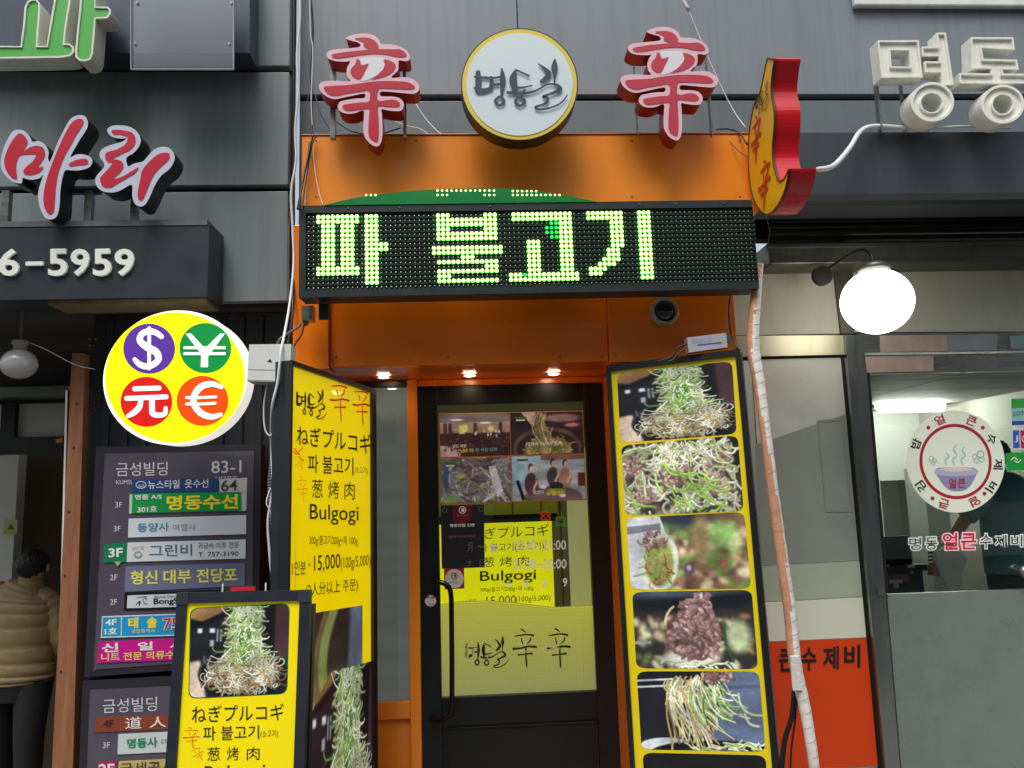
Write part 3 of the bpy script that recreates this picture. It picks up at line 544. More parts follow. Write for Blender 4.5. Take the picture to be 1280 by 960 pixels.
P('soffit', XL-.2, xd, 3.605, 4.1, ZS+.002, ZS+.05, m_orange2); P('recess_side_wall', XL-.12, XL-.04, 3.5, 4.1, 0, ZS, m_orange2)
YD = 3.93
def U_(u, v=700): return X(u, v, YD)
zs_t = z(483, 500, YD)
P('sidelight_post', U_(511.5), U_(524.5), YD-.03, YD+.05, 0, ZS, m_orange); P('sidelight_rail', XL-.04, U_(511.5)-.001, YD-.02, YD+.05, z(898, 490, YD), z(877, 490, YD), m_orange)
P('lower_panel', XL-.04, U_(511.5)-.001, YD, YD+.04, 0, z(898, 490, YD)-.002, m_orange); P('head_rail', XL-.04, U_(511.5)-.001, YD-.01, YD+.05, z(484, 490, YD), ZS, m_frame)
P('door_head', U_(524.5)+.001, xj, YD-.015, YD+.06, z(480, 640, YD)-.004, ZS, m_orange2)
sg = P('sidelight_glass', XL-.04, U_(511.5)-.001, YD+.01, YD+.016, z(877, 490, YD)+.001, z(484, 490, YD)-.001, glass('side_glass', (225, 228, 226), .04, .03), 0)
sb = P('frosted_backing', XL-.04, U_(511.5)-.001, YD+.02, YD+.024, z(877, 490, YD)+.001, z(484, 490, YD)-.001, M('frosted_film_glow', (206, 208, 200), .6, emit=.16, var=.12, sc=3, st=(1, 1, 6)), 0)  # backing glows faintly, in place of light from the room

# downlights
m_lamp = M('downlight_glow', (255, 246, 232), .4, emit=40, ecol=(255, 226, 190)); m_ring = M('downlight_ring', (206, 170, 150), .3, .6)
for (u, v), s_ in zip(((479.5, 470), (587, 468), (692, 466)), ('beside the top of the narrow side window', 'above the middle of the black door', 'above the right corner of the black door')):
    r_ = ray(u, v); t_ = (ZS-.001-1.75)/r_[2]; p = EYE+r_*t_; o = bpy.data.objects.new('downlight', None); COL.objects.link(o); o.location = p; tag(o, 'small lit recessed downlight in the orange soffit '+s_, 'downlight', 'downlights in the soffit')
    lathe('trim_ring', [(.046, 0), (.046, -.006), (.033, -.008), (.03, 0)], (0, 0, -.001), (0, 0, 1), m_ring, o); sphere('bulb', (0, 0, .003), .031, m_lamp, o, 20, (1, 1, .45))
# round security lamp on the orange panel
b = Board('round_speaker', 'round white rimmed dark dome fixture on the orange panel above the photo lightbox', 'fixture', 829, 391, 3.42)
x_, z_ = b.L(829, 391); lathe('rim', [(.066, 0), (.066, -.03), (.06, -.045), (.051, -.045), (.05, -.02), (.05, 0)], (x_, 0, z_), (0, 1, 0), M('grey_rim', (176, 172, 158), .35, dirt=.3), b.o, 40); sphere('dome', (x_, -.018, z_), .05, M('dark_dome', (30, 38, 36), .08, coat=1, spec=.8), b.o, 32, (1, .6, 1))
# pillar behind lightbox
b = Board('dark_pillar', 'dark grey narrow pillar between the grey conduit and the yellow lightbox', 'pillar', 340, 470, 3.0); b.rect('body', 341, 478, 364, 1300, 0, .5, M('pillar_dark', (54, 58, 66), .4, .3, var=.1, sc=3, dirt=.3, dcol=(30, 32, 36)))
for k_, u_ in enumerate((395, 520, 655, 790, 925)):
    for v_ in (176, 246):
        if u_ in (520, 655) and v_ == 246: continue
        p_ = at(u_, v_, 3.33); cylinder('rivet', (p_[0], 3.331, p_[2]), (0, -1, 0), .0045, .003, m_dsteel, e, 10)
for u_ in (420, 560, 700, 752, 768, 905):
    p_ = at(u_, 446, 3.45); cylinder('rivet', (p_[0], 3.456 if 412 < u_ < 760 else 3.421, p_[2]), (0, -1, 0), .004, .003, m_dsteel, e, 10)
# ------------------------------------------------------------ door
Bd = Board('shop_door', 'black framed glass restaurant door with photo prints and long bar handle', 'door', 640, 482, YD)
zt_ = z(481.5, 640, YD); zg1, zg0 = z(504, 640, YD), z(867, 650, YD); xL, xR = U_(525, 700), U_(761, 640); gx0, gx1 = X(549.5, 690, YD), X(738, 690, YD)
o_ = Bd.M.translation
def D(name, x0, x1, z0, z1, d, t, mat, par=None, bev=.002): q = box(name, x0-o_.x, x1-o_.x, -d, -d+t, z0-o_.z, z1-o_.z, mat, par or Bd.o, bev); return q
D('frame_stile', xL, gx0, .02, zt_, .02, .05, m_frame); D('frame_stile', gx1, xR+.03, .02, zt_, .02, .05, m_frame); D('frame_head', gx0+.0005, gx1-.0005, zg1, zt_, .0195, .049, m_frame); D('frame_rail', gx0+.0005, gx1-.0005, zg0-.13, zg0, .0195, .049, m_frame)
D('kick_panel', gx0+.0005, gx1-.0005, .02, zg0-.1305, .008, .03, m_frame)
for a in ((gx0+.02, gx1-.02, zg0-.15, zg0-.14), (gx0+.02, gx1-.02, .2, .21)): D('moulding', *a, .014, .006, m_frame)
for x_ in (gx0+.02, gx1-.03): D('moulding', x_, x_+.01, .2, zg0-.14, .0145, .0065, m_frame)
dg = D('door_glass', gx0-.002, gx1+.002, zg0-.002, zg1+.002, .0, .006, glass('door_glass', (226, 230, 222), .03), bev=0)
hp = [(540, 727, .045), (548, 727.5, .075), (558, 731, .085), (563.5, 742, .085), (564.5, 780, .085), (565, 850, .085), (564, 888, .085), (557, 897, .085), (548, 900, .075), (538, 900, .045)]
Bd.tube('bar_handle', hp, .0125, M('black_handle', (14, 14, 15), .3, .3, coat=.4), n=12)
# prints on glass
prints = Board('photo_print_sheet', 'sheet of four food programme photos with orange borders on the door glass', 'poster', 548, 516, YD-.004)
m_ob = M('orange_border', (226, 140, 70), .5); prints.prism('sheet', [(548.4, 516.8), (728.6, 513.2), (733.4, 625), (550.4, 630.8)], .001, .0008, m_ob)
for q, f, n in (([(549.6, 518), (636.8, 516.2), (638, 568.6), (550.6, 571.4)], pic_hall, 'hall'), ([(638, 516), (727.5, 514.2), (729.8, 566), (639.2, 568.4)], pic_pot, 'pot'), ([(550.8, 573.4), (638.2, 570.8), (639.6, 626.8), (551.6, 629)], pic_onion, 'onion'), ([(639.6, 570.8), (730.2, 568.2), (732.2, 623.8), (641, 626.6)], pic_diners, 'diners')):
    prints.prism('photo', q, .0024, .0004, IM('print_'+n, f(), emit=.16, rough=.3), uv=True)  # prints get a slight glow to lift them in the shaded recess
m_wt = M('white_vinyl', (236, 238, 236), .5, emit=.06); m_yt = M('yellow_vinyl', (232, 216, 60), .5, emit=.08); m_ct = M('cyan_vinyl', (120, 205, 215), .5); m_gt = M('green_print', (60, 150, 70), .5)
prints.text('넓은 매장', 566, 560, 583, 559.4, 4.2, m_wt, d=.0032, bold=.03); prints.text('손님들로 가득', 572, 566, 592, 565.2, 4.6, m_yt, d=.0032, bold=.03); prints.text('찬 식당 내부', 594, 565.2, 622, 564, 5, m_ct, d=.0032, bold=.03)
prints.text('대파와 숙주가 듬뿍', 658, 558, 703, 556.4, 5, m_wt, d=.0032, bold=.03); prints.text('불고기', 691, 562, 706, 561.4, 4, m_gt, d=.0032, bold=.03); prints.text('맛있다', 666, 618, 680, 617.4, 5, m_wt, d=.0032, bold=.03); prints.text('파 불고기', 683, 620, 706, 619, 5, m_yt, d=.0032, bold=.03)
for u, v in ((644, 521), (556, 578), (646, 574)): prints.rect('caption_mark', u, v, u+14, v+2.2, .0032, .0003, m_gt); prints.rect('caption_mark', u+1, v+3.4, u+12, v+5, .0032, .0003, m_wt)
b = Board('black_poster', 'small black poster with crimson banner low left on the door glass', 'poster', 551, 631, YD-.004); m_pb = M('poster_black', (38, 36, 40), .3, coat=.5, var=.15, sc=9)
b.prism('sheet', [(550.8, 632), (605, 630.6), (606, 709.2), (552.2, 711)], .001, .0008, m_pb); b.prism('banner', [(565, 632), (591, 631.3), (588, 651), (578, 655), (567, 651.6)], .0024, .0003, M('crimson_print', (116, 22, 50), .4)); b.disc('emblem', 578, 637.5, 4.6, 4.6, .0032, .0003, m_wt, n=20, hole=.8)
b.disc('emblem', 578.6, 637.4, 2, 2.6, .0032, .0003, m_wt, n=12)
for u, v in ((555.6, 637.8), (601.2, 636.5)): b.disc('emblem', u, v, 3.4, 3.4, .0026, .0003, M('poster_grey', (120, 122, 128), .4), n=16, hole=.75)
b.text('명동맛집 인증', 562.5, 659, 593.5, 658, 3.8, m_wt, d=.0032, bold=.02); b.text('방문해 주셔서 감사합니다', 561, 672.5, 595, 671.5, 3, M('pink_print', (190, 120, 130), .5), d=.0032); b.text('감사 인증', 571, 646, 586, 645.6, 3, M('pink_print'), d=.0032)
b = Board('round_seal_sticker', 'red square sticker with a white round seal beside the door handle', 'sticker', 555, 711, YD-.004); b.prism('square', [(554.8, 711), (580, 710), (580.6, 735.6), (555.8, 737)], .0012, .0008, M('sticker_red', (158, 38, 40), .4)); b.disc('seal', 568, 723.4, 11.6, 12, .0024, .0003, M('seal_white', (206, 206, 200), .4), n=32); b.disc('seal_emblem', 568, 720, 4.2, 4.4, .003, .0003, M('seal_red', (150, 70, 74), .5), n=18, hole=.72); b.disc('seal_emblem', 568.6, 719.6, 1.6, 2.4, .003, .0003, M('seal_red'), n=10); b.text('우수업소', 561.5, 730, 574.5, 729.6, 3, m_ink, d=.003)
b = Board('pull_sticker', 'tiny round white sticker marked Pull on the black door stile', 'sticker', 538, 751, YD-.021); b.disc('sticker', 538.2, 751, 7.6, 7.8, .001, .0008, m_white, n=28); outline(b, circ(538.2, 751, 7.6, 7.8, 28), .0018, .0014, M('seal_red'), 'rim'); b.text('Pull', 533, 748.5, 543, 748.3, 3.4, m_ink, d=.003, bold=.02); b.text('당기', 534, 753, 542, 752.8, 3, M('seal_red'), d=.003); b.text('세요', 534.6, 757, 543, 756.8, 3, m_ink, d=.003)
b = Board('opening_hours_lettering', 'white opening hours vinyl lettering on the door glass', 'lettering', 590, 690, YD-.004)
for t_, x0, x1, y, h in (('月', 584.5, 590.5, 690.5, 12.5), ('~', 597, 604, 685, 3), ('金', 612, 623, 690, 12), ('10:30~21:00', 643, 707.5, 687.5, 12), ('土', 583, 591.5, 707.5, 8), ('日', 599.5, 606.5, 709, 10), ('11:30~20:00', 643, 708, 711, 12), ('0', 634, 638, 735, 9), ('3', 655, 660, 734.6, 9), ('3', 678, 683, 734, 10), ('9', 703.5, 709, 733.5, 11)):
    b.text(t_, x0, y, x1, y-.3, h, m_wt, d=.001, bold=.008)
for (u, v), c, l in (((682, 645), (226, 84, 30), 'orange'), ((701, 652), (96, 170, 60), 'green')):
    b = Board('flower_ornament', f'tiny {l} four petal flower hanging on the door glass', 'ornament', u, v, YD-.006); mm = M('petal_'+l, c, .5)
    for k in range(4):
        a = math.pi/4+k*math.pi/2; b.disc('petal', u+4.2*math.cos(a), v+4.2*math.sin(a), 3.6, 3.6, .004, .003, mm, n=14, hole=.35)
    b.disc('core', u, v, 2, 2, .006, .004, M('petal_core', (60, 40, 30), .5), n=10); b.tube('string', [(u, v-3, .003), (u+1, v-14, .003)], .0008, m_wcable, n=4, sm=0)
# behind the glass: frosted film, inner yellow board, room
b = Board('frosted_film', 'olive yellow frosted film with diamond pattern across the lower door glass', 'window film', 549, 757, YD+.012)
lo = [(545, 757), (575, 752), (610, 751), (650, 754), (690, 759), (745, 757), (756, 880), (545, 884)]
b.prism('film', lo, 0, .0006, IM('diamond_film', pic_yellowfilm(), emit=.55, rough=.5, coat=0), uv=True)  # film's own glow stands in for light from the room behind
CAL = [[(165, 362, 36), (168, 430, 46), (166, 505, 40)], [(145, 480, 26), (200, 502, 40), (268, 482, 24)], [(262, 400, 24), (268, 440, 30), (258, 490, 30)], [(140, 396, 14), (200, 402, 22), (275, 408, 20)],
       [(343, 335, 12), (350, 400, 42), (350, 455, 38), (340, 545, 14)], [(262, 406, 20), (300, 402, 16), (335, 394, 14)], [(286, 455, 22), (312, 452, 22), (340, 448, 14)], [(328, 543, 20), (362, 577, 22), (328, 610, 20), (294, 577, 22), (328, 543, 20)],
       [(450, 345, 14), (500, 366, 14), (546, 389, 16)], [(448, 345, 16), (428, 415, 58), (440, 490, 40)], [(440, 478, 26), (500, 476, 16), (570, 461, 10)], [(515, 492, 16), (505, 512, 18), (494, 535, 16)], [(388, 513, 24), (460, 522, 26), (560, 512, 20), (630, 485, 14), (680, 455, 12), (740, 450, 14)], [(481, 545, 20), (517, 580, 22), (481, 612, 20), (444, 580, 22), (481, 545, 20)],
       [(618, 300, 10), (665, 335, 24), (696, 380, 42), (640, 434, 26)], [(741, 268, 16), (739, 330, 50), (738, 392, 18), (738, 445, 10)], [(700, 450, 12), (750, 455, 20), (780, 490, 36), (720, 520, 20), (650, 545, 18), (688, 556, 20), (668, 598, 20), (592, 625, 16), (650, 640, 14), (745, 615, 14), (800, 580, 12), (836, 532, 8)]]
SIN = [[(300, 95, 30), (360, 110, 30), (420, 150, 20)], [(130, 225, 22), (300, 205, 30), (470, 192, 30), (640, 210, 44)], [(315, 262, 20), (325, 310, 36), (345, 375, 26)], [(560, 262, 40), (540, 320, 34), (430, 385, 12)], [(90, 468, 50), (280, 462, 36), (500, 425, 40), (710, 435, 46)], [(225, 590, 34), (400, 576, 26), (600, 560, 44)], [(432, 470, 44), (436, 640, 44), (450, 760, 50), (455, 835, 18)]]
def affine(x0, y0, x1, y1, bx, shear=0):
    """map the box bx=(left, top, right, bottom) of a stroke drawing to photo spots; shear lowers its right side"""
    return lambda x, y: (x0+(x-bx[0])/(bx[2]-bx[0])*(x1-x0), y0+(y-bx[1])/(bx[3]-bx[1])*(y1-y0)+shear*(x-bx[0])/(bx[2]-bx[0]))
CB = (130, 268, 838, 645); SB = (60, 80, 745, 860)
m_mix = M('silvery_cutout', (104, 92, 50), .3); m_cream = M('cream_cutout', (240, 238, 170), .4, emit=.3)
b.strokes('brush_script', CAL, affine(581, 796, 636, 835, CB), .002, m_mix); b.strokes('brush_script', [q for i, q in enumerate(CAL) if i in (0, 2, 5, 8, 11)], affine(582, 798, 634, 834, CB), .005, m_cream)
b.strokes('brush_character', SIN, affine(640, 786, 672, 836, SB), .002, m_mix); b.strokes('brush_character', [SIN[0], SIN[2], SIN[4], SIN[5]], affine(642, 784, 671, 832, SB), .005, m_cream)
b.strokes('brush_character', SIN, affine(683, 785, 714, 837, SB), .002, m_ink); b.strokes('brush_character', SIN[4:5], affine(680, 788, 700, 838, SB), .005, m_cream)
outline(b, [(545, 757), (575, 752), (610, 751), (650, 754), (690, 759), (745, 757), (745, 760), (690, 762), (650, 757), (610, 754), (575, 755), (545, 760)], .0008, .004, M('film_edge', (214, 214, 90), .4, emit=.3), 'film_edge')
b = Board('inner_menu_lightbox', 'glowing yellow menu lightbox seen inside through the door glass', 'lightbox', 575, 655, 4.35)
m_glow = M('inner_yellow', (236, 232, 14), .5, emit=.8, var=.12, sc=2); m_olive = M('inner_olive', (150, 150, 42), .5, emit=.25); m_dk = M('inner_dark', (30, 26, 12), .6)
b.rect('lower_face', 520, 651, 695, 800, 0, .08, m_glow); b.rect('upper_face', 520, 560, 697, 647, -.01, .07, m_olive); b.rect('dark_bar', 520, 647, 697, 651, .012, .08, m_dk); b.rect('dark_post', 697, 560, 706, 766, .0, .05, m_dk)
b.rect('room_glow_side', 706.5, 560, 790, 930, -.02, .03, M('inner_room_glow', (206, 212, 150), .5, emit=.4)); b.rect('room_glow_low', 500, 800.5, 706, 960, -.02, .03, M('inner_room_glow'))  # glowing panels in place of the lit room around the lightbox
m_ink2 = M('inner_ink', (44, 44, 10), .6)
b.text('ぎプルコギ', 606, 674, 686, 669.5, 14, m_ink2, h2=15); b.text('파 불고기(소고기)', 600, 692, 680, 689, 12, m_ink2); b.text('葱 烤 肉', 603, 709, 661, 707.5, 12.5, m_ink2); b.text('Bulgogi', 600, 730.5, 670, 728, 16.5, m_ink2, bold=.01); b.text('300g/불고기200g+파 100g', 600, 741, 667, 739, 7, m_ink2); b.text('*1인분 ─', 581, 756, 603, 755, 7, m_ink2); b.text('15,000', 608, 758, 645, 756, 12, m_ink2); b.text('(100g/5,000)', 645, 754.5, 688, 752, 8.5, m_ink2)
for x_ in (628, 664): b.strokes('brush_character', SIN, affine(x_, 560, x_+22, 646, SB), .002, M('inner_red', (150, 46, 12), .5))
struct(box('interior_side_wall', XL-.25, XL-.2, YD+.3, 6, 0, 2.6, m_int)); struct(box('restaurant_floor', XL-.2, xd, YD+.06, 6, -.1, .03, m_floor)); struct(box('restaurant_back_wall', XL-.2, xd, 6, 6.1, 0, 2.6, m_int)); struct(box('restaurant_ceiling', XL-.2, xd, YD+.18, 6.1, 2.6, 2.7, m_int))
# ------------------------------------------------------------ LED board
exl = Vector(tuple(at(950, 249.5, 3.15)-at(374, 257, 3.15)))
B = Board('led_display_board', 'long black LED message board showing green and yellow Korean letters', 'LED board', 374, 257, 3.15, ex=exl)
(lx0, lz1), (lx1, lz0) = B.L(374, 257), B.L(948.5, 356.5); lz0 = B.L(375, 372)[1]
H = .012
m_case = M('led_case', (36, 46, 48), .4, 0, var=.12, sc=8); m_face = M('led_face', (24, 48, 36), .5)
fx0, fx1 = B.L(382.2, 300)[0], B.L(947.5, 300)[0]-.012; fz1, fz0 = lz1-.033, lz0+.028
B.box('module_face', fx0, fx1, fz0, fz1, -.008, .02, m_face); B.box('back_case', lx0+.002, lx1-.002, lz0+.002, lz1-.002, -.03, .09, m_case)
B.box('frame_bar', lx0, lx1, fz1, lz1, 0, .05, m_case); B.box('frame_bar', lx0, lx1, lz0, fz0, 0, .05, m_case); B.box('frame_bar', lx0, fx0, fz0, fz1, .0005, .05, m_case); B.box('frame_bar', fx1, lx1, fz0, fz1, .0005, .05, m_case)
for u in (434, 496, 604, 784, 827, 885): x_, z_ = B.L(u, 0)[0], lz1-.014; cylinder('screw', (x_, -.001, z_), (0, -1, 0), .004, .003, m_steel, B.o, 10)
lit = set(); grn = set()
def R_(r, a, b_=None, s=lit): [s.add((c, q)) for q in (r if hasattr(r, '__iter__') else [r]) for c in range(a, (b_ or a)+1)]
R_((0, 1, 11, 12), 2, 10); R_(range(2, 11), 3, 5); R_(range(2, 11), 7, 9); R_(range(15), 12, 14); R_((6, 7), 15, 16)
R_((0, 3), 27, 29); R_((0, 3), 37, 39); R_((1, 2, 4, 5), 27, 39); R_((7, 8), 26, 40); R_(9, 32, 34); R_((10, 12, 14), 27, 39); R_(11, 37, 39); R_(13, 27, 29)
R_((0, 1), 43, 55); R_(range(2, 13), 53, 55); R_(range(6, 13), 46, 48); R_((13, 14), 42, 56); lit.discard((45, 13)); R_((2, 5), 51, 52, grn); R_((3, 4), 50, 52, grn); grn.add((45, 13))
R_((0, 1), 59, 66); R_(range(2, 8), 64, 66); R_((8, 9), 63, 65); R_(10, 62, 65); R_(11, 61, 64); R_(12, 59, 62); R_(13, 59, 61); R_(range(15), 70, 72)
cx0 = B.L(385.7, 300)[0]; px_ = (B.L(944.5, 300)[0]-cx0)/95; rz0 = fz1-.018; pz_ = (rz0-(fz0+.012))/15
def dots(name, cells, r, d, mat, par=None, seg=6, h=.5, fn=None, side=None):
    vs = []; fs = []
    for c in cells:
        x_, z_ = fn(c) if fn else (cx0+c[0]*px_, rz0-c[1]*pz_); b_ = len(vs)
        for rr, dd in ((1, 0), (.9 if side else .75, r*h)): vs += [(x_+r*rr*math.cos(2*math.pi*i/seg), -d-dd, z_+r*rr*math.sin(2*math.pi*i/seg)) for i in range(seg)]
        vs.append((x_, -d-r*h*1.3, z_)); fs += [(b_+i, b_+(i+1) % seg, b_+seg+(i+1) % seg, b_+seg+i) for i in range(seg)]+[(b_+seg+i, b_+seg+(i+1) % seg, b_+2*seg) for i in range(seg)]
    n_ = len(fs)//max(1, len(cells)); o = B.add(name, vs, fs, mat, par, mats=[mat, side] if side else None, mi=[1 if (i % n_) < seg else 0 for i in range(len(fs))] if side else None); o['kind'] = 'stuff'; return fixn(o)
allc = {(c, r) for c in range(96) for r in range(16)}
m_led = M('lit_led', (255, 250, 170), .4, emit=1.0, ecol=(255, 250, 120)); m_led.node_tree.nodes['Principled BSDF'].inputs['Emission Color'].default_value = (1.7, 1.5, .5, 1)
m_ledg = M('green_led', (20, 240, 90), .4, emit=1.0); m_skirt = M('led_glow_skirt', (30, 150, 40), .5, emit=.25, ecol=(60, 150, 20)); m_off = M('unlit_led', (112, 132, 122), .18, spec=.8, coat=.5)
m_sd = M('led_green_spill_side', (60, 240, 60), .4, emit=1); m_sd.node_tree.nodes['Principled BSDF'].inputs['Emission Color'].default_value = (.6, 4.6, .35, 1)  # sides and skirts glow green, standing in for the LED halo and spill
dots('lit_led_dots', lit, .0084, -.005, m_led, seg=10, h=.75, side=m_sd); dots('lit_led_glow_skirts', lit, .0096, -.0072, m_skirt, seg=8, h=.3); dots('green_led_dots', grn, .0075, -.004, m_ledg, seg=8); dots('unlit_led_dots', allc-lit-grn, .0042, -.007, m_off, h=.9)
# thin visor fins between the dot rows, joined
vs = []; fs = []
for r in range(17):
    zz_ = rz0+pz_*.5-r*pz_; b_ = len(vs); vs += [(fx0, .0075, zz_), (fx1, .0075, zz_), (fx1, .0015, zz_-.0012), (fx0, .0015, zz_-.0012), (fx1, .0075, zz_-.0024), (fx0, .0075, zz_-.0024)]; fs += [(b_, b_+1, b_+2, b_+3), (b_+3, b_+2, b_+4, b_+5)]
B.add('louvre_fins', vs, fs, m_case)['kind'] = 'stuff'
arch = [(405, 256.5), (440, 248), (490, 241), (540, 237), (600, 235), (650, 236.5), (700, 243), (746, 252)]
m_arch = M('green_acrylic_arch', (14, 122, 58), .3, emit=.06, coat=.5, var=.08, sc=3); ap = [B.L(*p, .004) for p in smoothloop(arch, 4, False)]
B.prism('arched_top_plate', ap+[(ap[-1][0], lz1-.001), (ap[0][0], lz1-.001)], .004, .012, m_arch, local=True)
ac = [(c, 238.3) for c in range(27, 40)]+[(c, 243.8) for c in (27, 28, 29, 37, 38, 39)]+[(c, 239) for c in range(43, 49)]+[(c, 243.8) for c in range(43, 54)]+[(c, 243.9) for c in (12, 13, 14)]
dots('reflected_led_dots', ac, .0048, .004, m_led, fn=lambda c: (cx0+c[0]*px_, B.L(cx0, 0)[1]*0+B.L(385+c[0]*5.88, c[1], .004)[1]))  # mirror images of the top LED rows, built as glowing dots
for x_ in (lx0+.1, lx1-.1): box('mounting_arm', x_, x_+.04, .12, .19, lz0+.02, lz1-.03, m_slate, B.o)
B.box('end_bracket', lx0+.062, lx0+.105, lz0-.07, lz0-.002, -.1, .02, m_case)
b = Board('small_junction_box', 'small silver junction box under the left end of the LED board', 'junction box', 383, 388, 3.3); b.rect('cover', 377, 382, 391, 400, 0, .06, m_steel); b.disc('gland', 381, 402, 3, 4, -.02, .03, m_gcable, n=12); b.disc('screw', 388, 396, 1.4, 1.4, .001, .003, m_black, n=10)
# ------------------------------------------------------------ red characters and round sign
zs = Z(390, 30, 5.647)
SO = [(240, 97), (300, 73), (370, 66), (430, 78), (470, 105), (490, 140), (560, 143), (620, 158), (665, 185), (690, 220), (688, 250), (660, 262), (615, 257), (610, 285), (605, 330), (560, 378), (650, 375), (700, 385), (740, 410), (758, 440), (750, 475), (715, 492), (640, 487), (560, 480), (487, 477), (487, 508), (570, 512), (620, 525), (648, 560), (640, 600), (610, 615), (540, 610), (492, 603), (494, 640), (498, 740), (492, 820), (468, 862), (435, 858), (400, 835), (370, 790), (362, 740), (366, 660), (362, 610), (300, 630), (240, 632), (195, 612), (182, 580), (200, 548), (250, 535), (320, 525), (370, 522), (370, 492), (300, 503), (220, 520), (160, 530), (110, 515), (70, 485), (48, 445), (60, 415), (100, 402), (180, 400), (268, 404), (250, 370), (245, 320), (265, 275), (270, 262), (240, 265), (170, 262), (120, 245), (102, 215), (120, 190), (170, 178), (250, 172), (330, 163), (342, 148), (325, 130), (275, 117)]
SI = [[(300, 103), (350, 95), (410, 100), (450, 125), (470, 155), (473, 175), (560, 178), (620, 178), (655, 200), (668, 222), (650, 232), (600, 232), (520, 215), (440, 210), (350, 218), (260, 232), (180, 242), (145, 232), (138, 218), (170, 208), (250, 195), (330, 187), (405, 180), (390, 170), (366, 160), (366, 135), (340, 118)],
      [(315, 250), (335, 255), (350, 290), (398, 280), (380, 320), (355, 375), (325, 388), (295, 375), (272, 345), (280, 310), (305, 285)], [(505, 252), (550, 258), (585, 280), (590, 305), (565, 340), (510, 370), (415, 392), (450, 370), (500, 320), (515, 285)],
      [(85, 445), (160, 435), (260, 430), (380, 412), (480, 403), (600, 403), (680, 412), (720, 435), (722, 455), (680, 462), (600, 458), (500, 455), (468, 465), (466, 540), (560, 532), (605, 545), (622, 565), (605, 585), (550, 585), (480, 578), (466, 590), (468, 650), (472, 760), (465, 825), (445, 830), (405, 800), (398, 740), (402, 650), (402, 600), (330, 605), (250, 612), (215, 590), (225, 570), (270, 562), (340, 553), (402, 545), (402, 472), (330, 478), (250, 490), (180, 505), (130, 500), (100, 480)]]
m_pink = M('pink_edge_acrylic', (228, 186, 198), .3, coat=.3); m_wcen = M('white_center', (226, 220, 230), .3)
for k in (0, 1):
    mk = M('crimson_face', (184, 20, 46), .35) if k == 0 else M('faded_crimson_face', (188, 54, 74), .35)
    z2 = zs if k == 0 else (lambda x, y: (lambda p: (775.5+(p[0]-398.5)*.968, 33.5+(p[1]-41.7)*1.005))(zs(x, y)))
    q = [(413, 66, 419, 172), (503, 66, 508, 172)] if k == 0 else [(792, 60, 798, 170), (884, 60, 890, 168)]
    b = chan('brush_character_sign', ['red brush character sign with red sides left of the round white sign', 'faded red brush character sign between the round sign and the gourd sign'][k], SO, SI, z2, 3.15, .09, m_pink, m_redside, mk, group='twin red character signs', arms=q)
    b.prism('white_center', [z2(*p) for p in ((345, 240), (500, 240), (515, 285), (480, 345), (400, 392), (345, 395), (395, 300), (360, 290))], .0012, 0, m_wcen, smooth=3)
b = Board('round_sign', 'round white sign with yellow ring and dark brush lettering over the orange fascia', 'sign', 649, 105, 3.1)
b.disc('drum', 649.5, 105.5, 73.3, 70.3, 0, .085, M('drum_side', (34, 32, 24), .4), n=64); b.disc('yellow_ring', 649.5, 105.5, 71.8, 69, .002, .002, M('ring_yellow', (216, 190, 70), .4, emit=.05), n=64); b.disc('white_face', 649.5, 105.5, 66.5, 64, .005, .003, M('white_acrylic', (208, 220, 226), .3, emit=.03, coat=.3), n=64)
b.strokes('brush_lettering', CAL, Z(570, 30, 6), .011, M('navy_letter', (48, 60, 84), .4)); 
for u in (628, 668): b.rect('mounting_bar', u, 60, u+5, 170, -.09, .03, m_steel)
# ------------------------------------------------------------ gourd sign
zq = Z(925, 60, 4.364); r_ = ray(936, 190); px = EYE+r_*(3.28/r_[1])
b = Board('gourd_sign', 'yellow and red gourd shaped sign projecting beside the white channel letters', 'sign', 0, 0, 0, ex=(0, -1, 0), org=px)
GO = [(145, 58), (166, 60), (185, 60), (176, 130), (168, 210), (172, 270), (185, 340), (185, 430), (177, 520), (177, 600), (190, 670), (203, 712), (215, 725), (232, 716), (248, 690), (265, 658), (255, 730), (235, 800), (205, 860), (180, 892), (160, 908), (135, 912), (100, 880), (70, 820), (50, 730), (42, 600), (45, 480), (60, 370), (80, 290), (105, 240), (125, 150)]
m_gy = M('gourd_yellow', (238, 176, 16), .35, coat=.3, dirt=.2, dcol=(150, 110, 30)); m_gr = M('gourd_red', (206, 18, 34), .28, coat=.5, var=.05)
b.prism('body', smoothloop([zq(*p) for p in GO], 4), 0, .115, m_gy, side=m_gr); outline(b, smoothloop([zq(*p) for p in GO], 4), .003, .003, M('gourd_dark_edge', (90, 40, 10), .5))
rd = M('gourd_lettering', (190, 46, 18), .5)
b.strokes('brush_character', [[(p[0]-.22*(p[1]-470), p[1]-.25*(p[0]-400), p[2]*.8) for p in s_] for s_ in SIN], affine(936.5, 142, 953.5, 208, (-60, 60, 900, 860)), .003, rd, wk=2)
b.strokes('brush_character', [[(p[0]-.22*(p[1]-470), p[1]-.25*(p[0]-400), p[2]*.8) for p in s_] for s_ in SIN], affine(945, 197, 966, 264, (-60, 60, 900, 860)), .003, rd, wk=2)
mp0 = affine(944, 106, 961, 142, CB); b.strokes('brush_lettering', CAL, lambda x, y: (lambda p: (p[0], p[1]-(p[0]-952)*.9))(mp0(x, y)), .003, m_ink, wk=.8)
tube('hanging_wire', [at(957, 270, 3.1), at(962, 290, 3.1), at(958, 318, 3.12)], .002, m_kcable, None); tag(bpy.context.scene.objects['hanging_wire'], 'thin black wire hanging down from the gourd sign', 'wire')
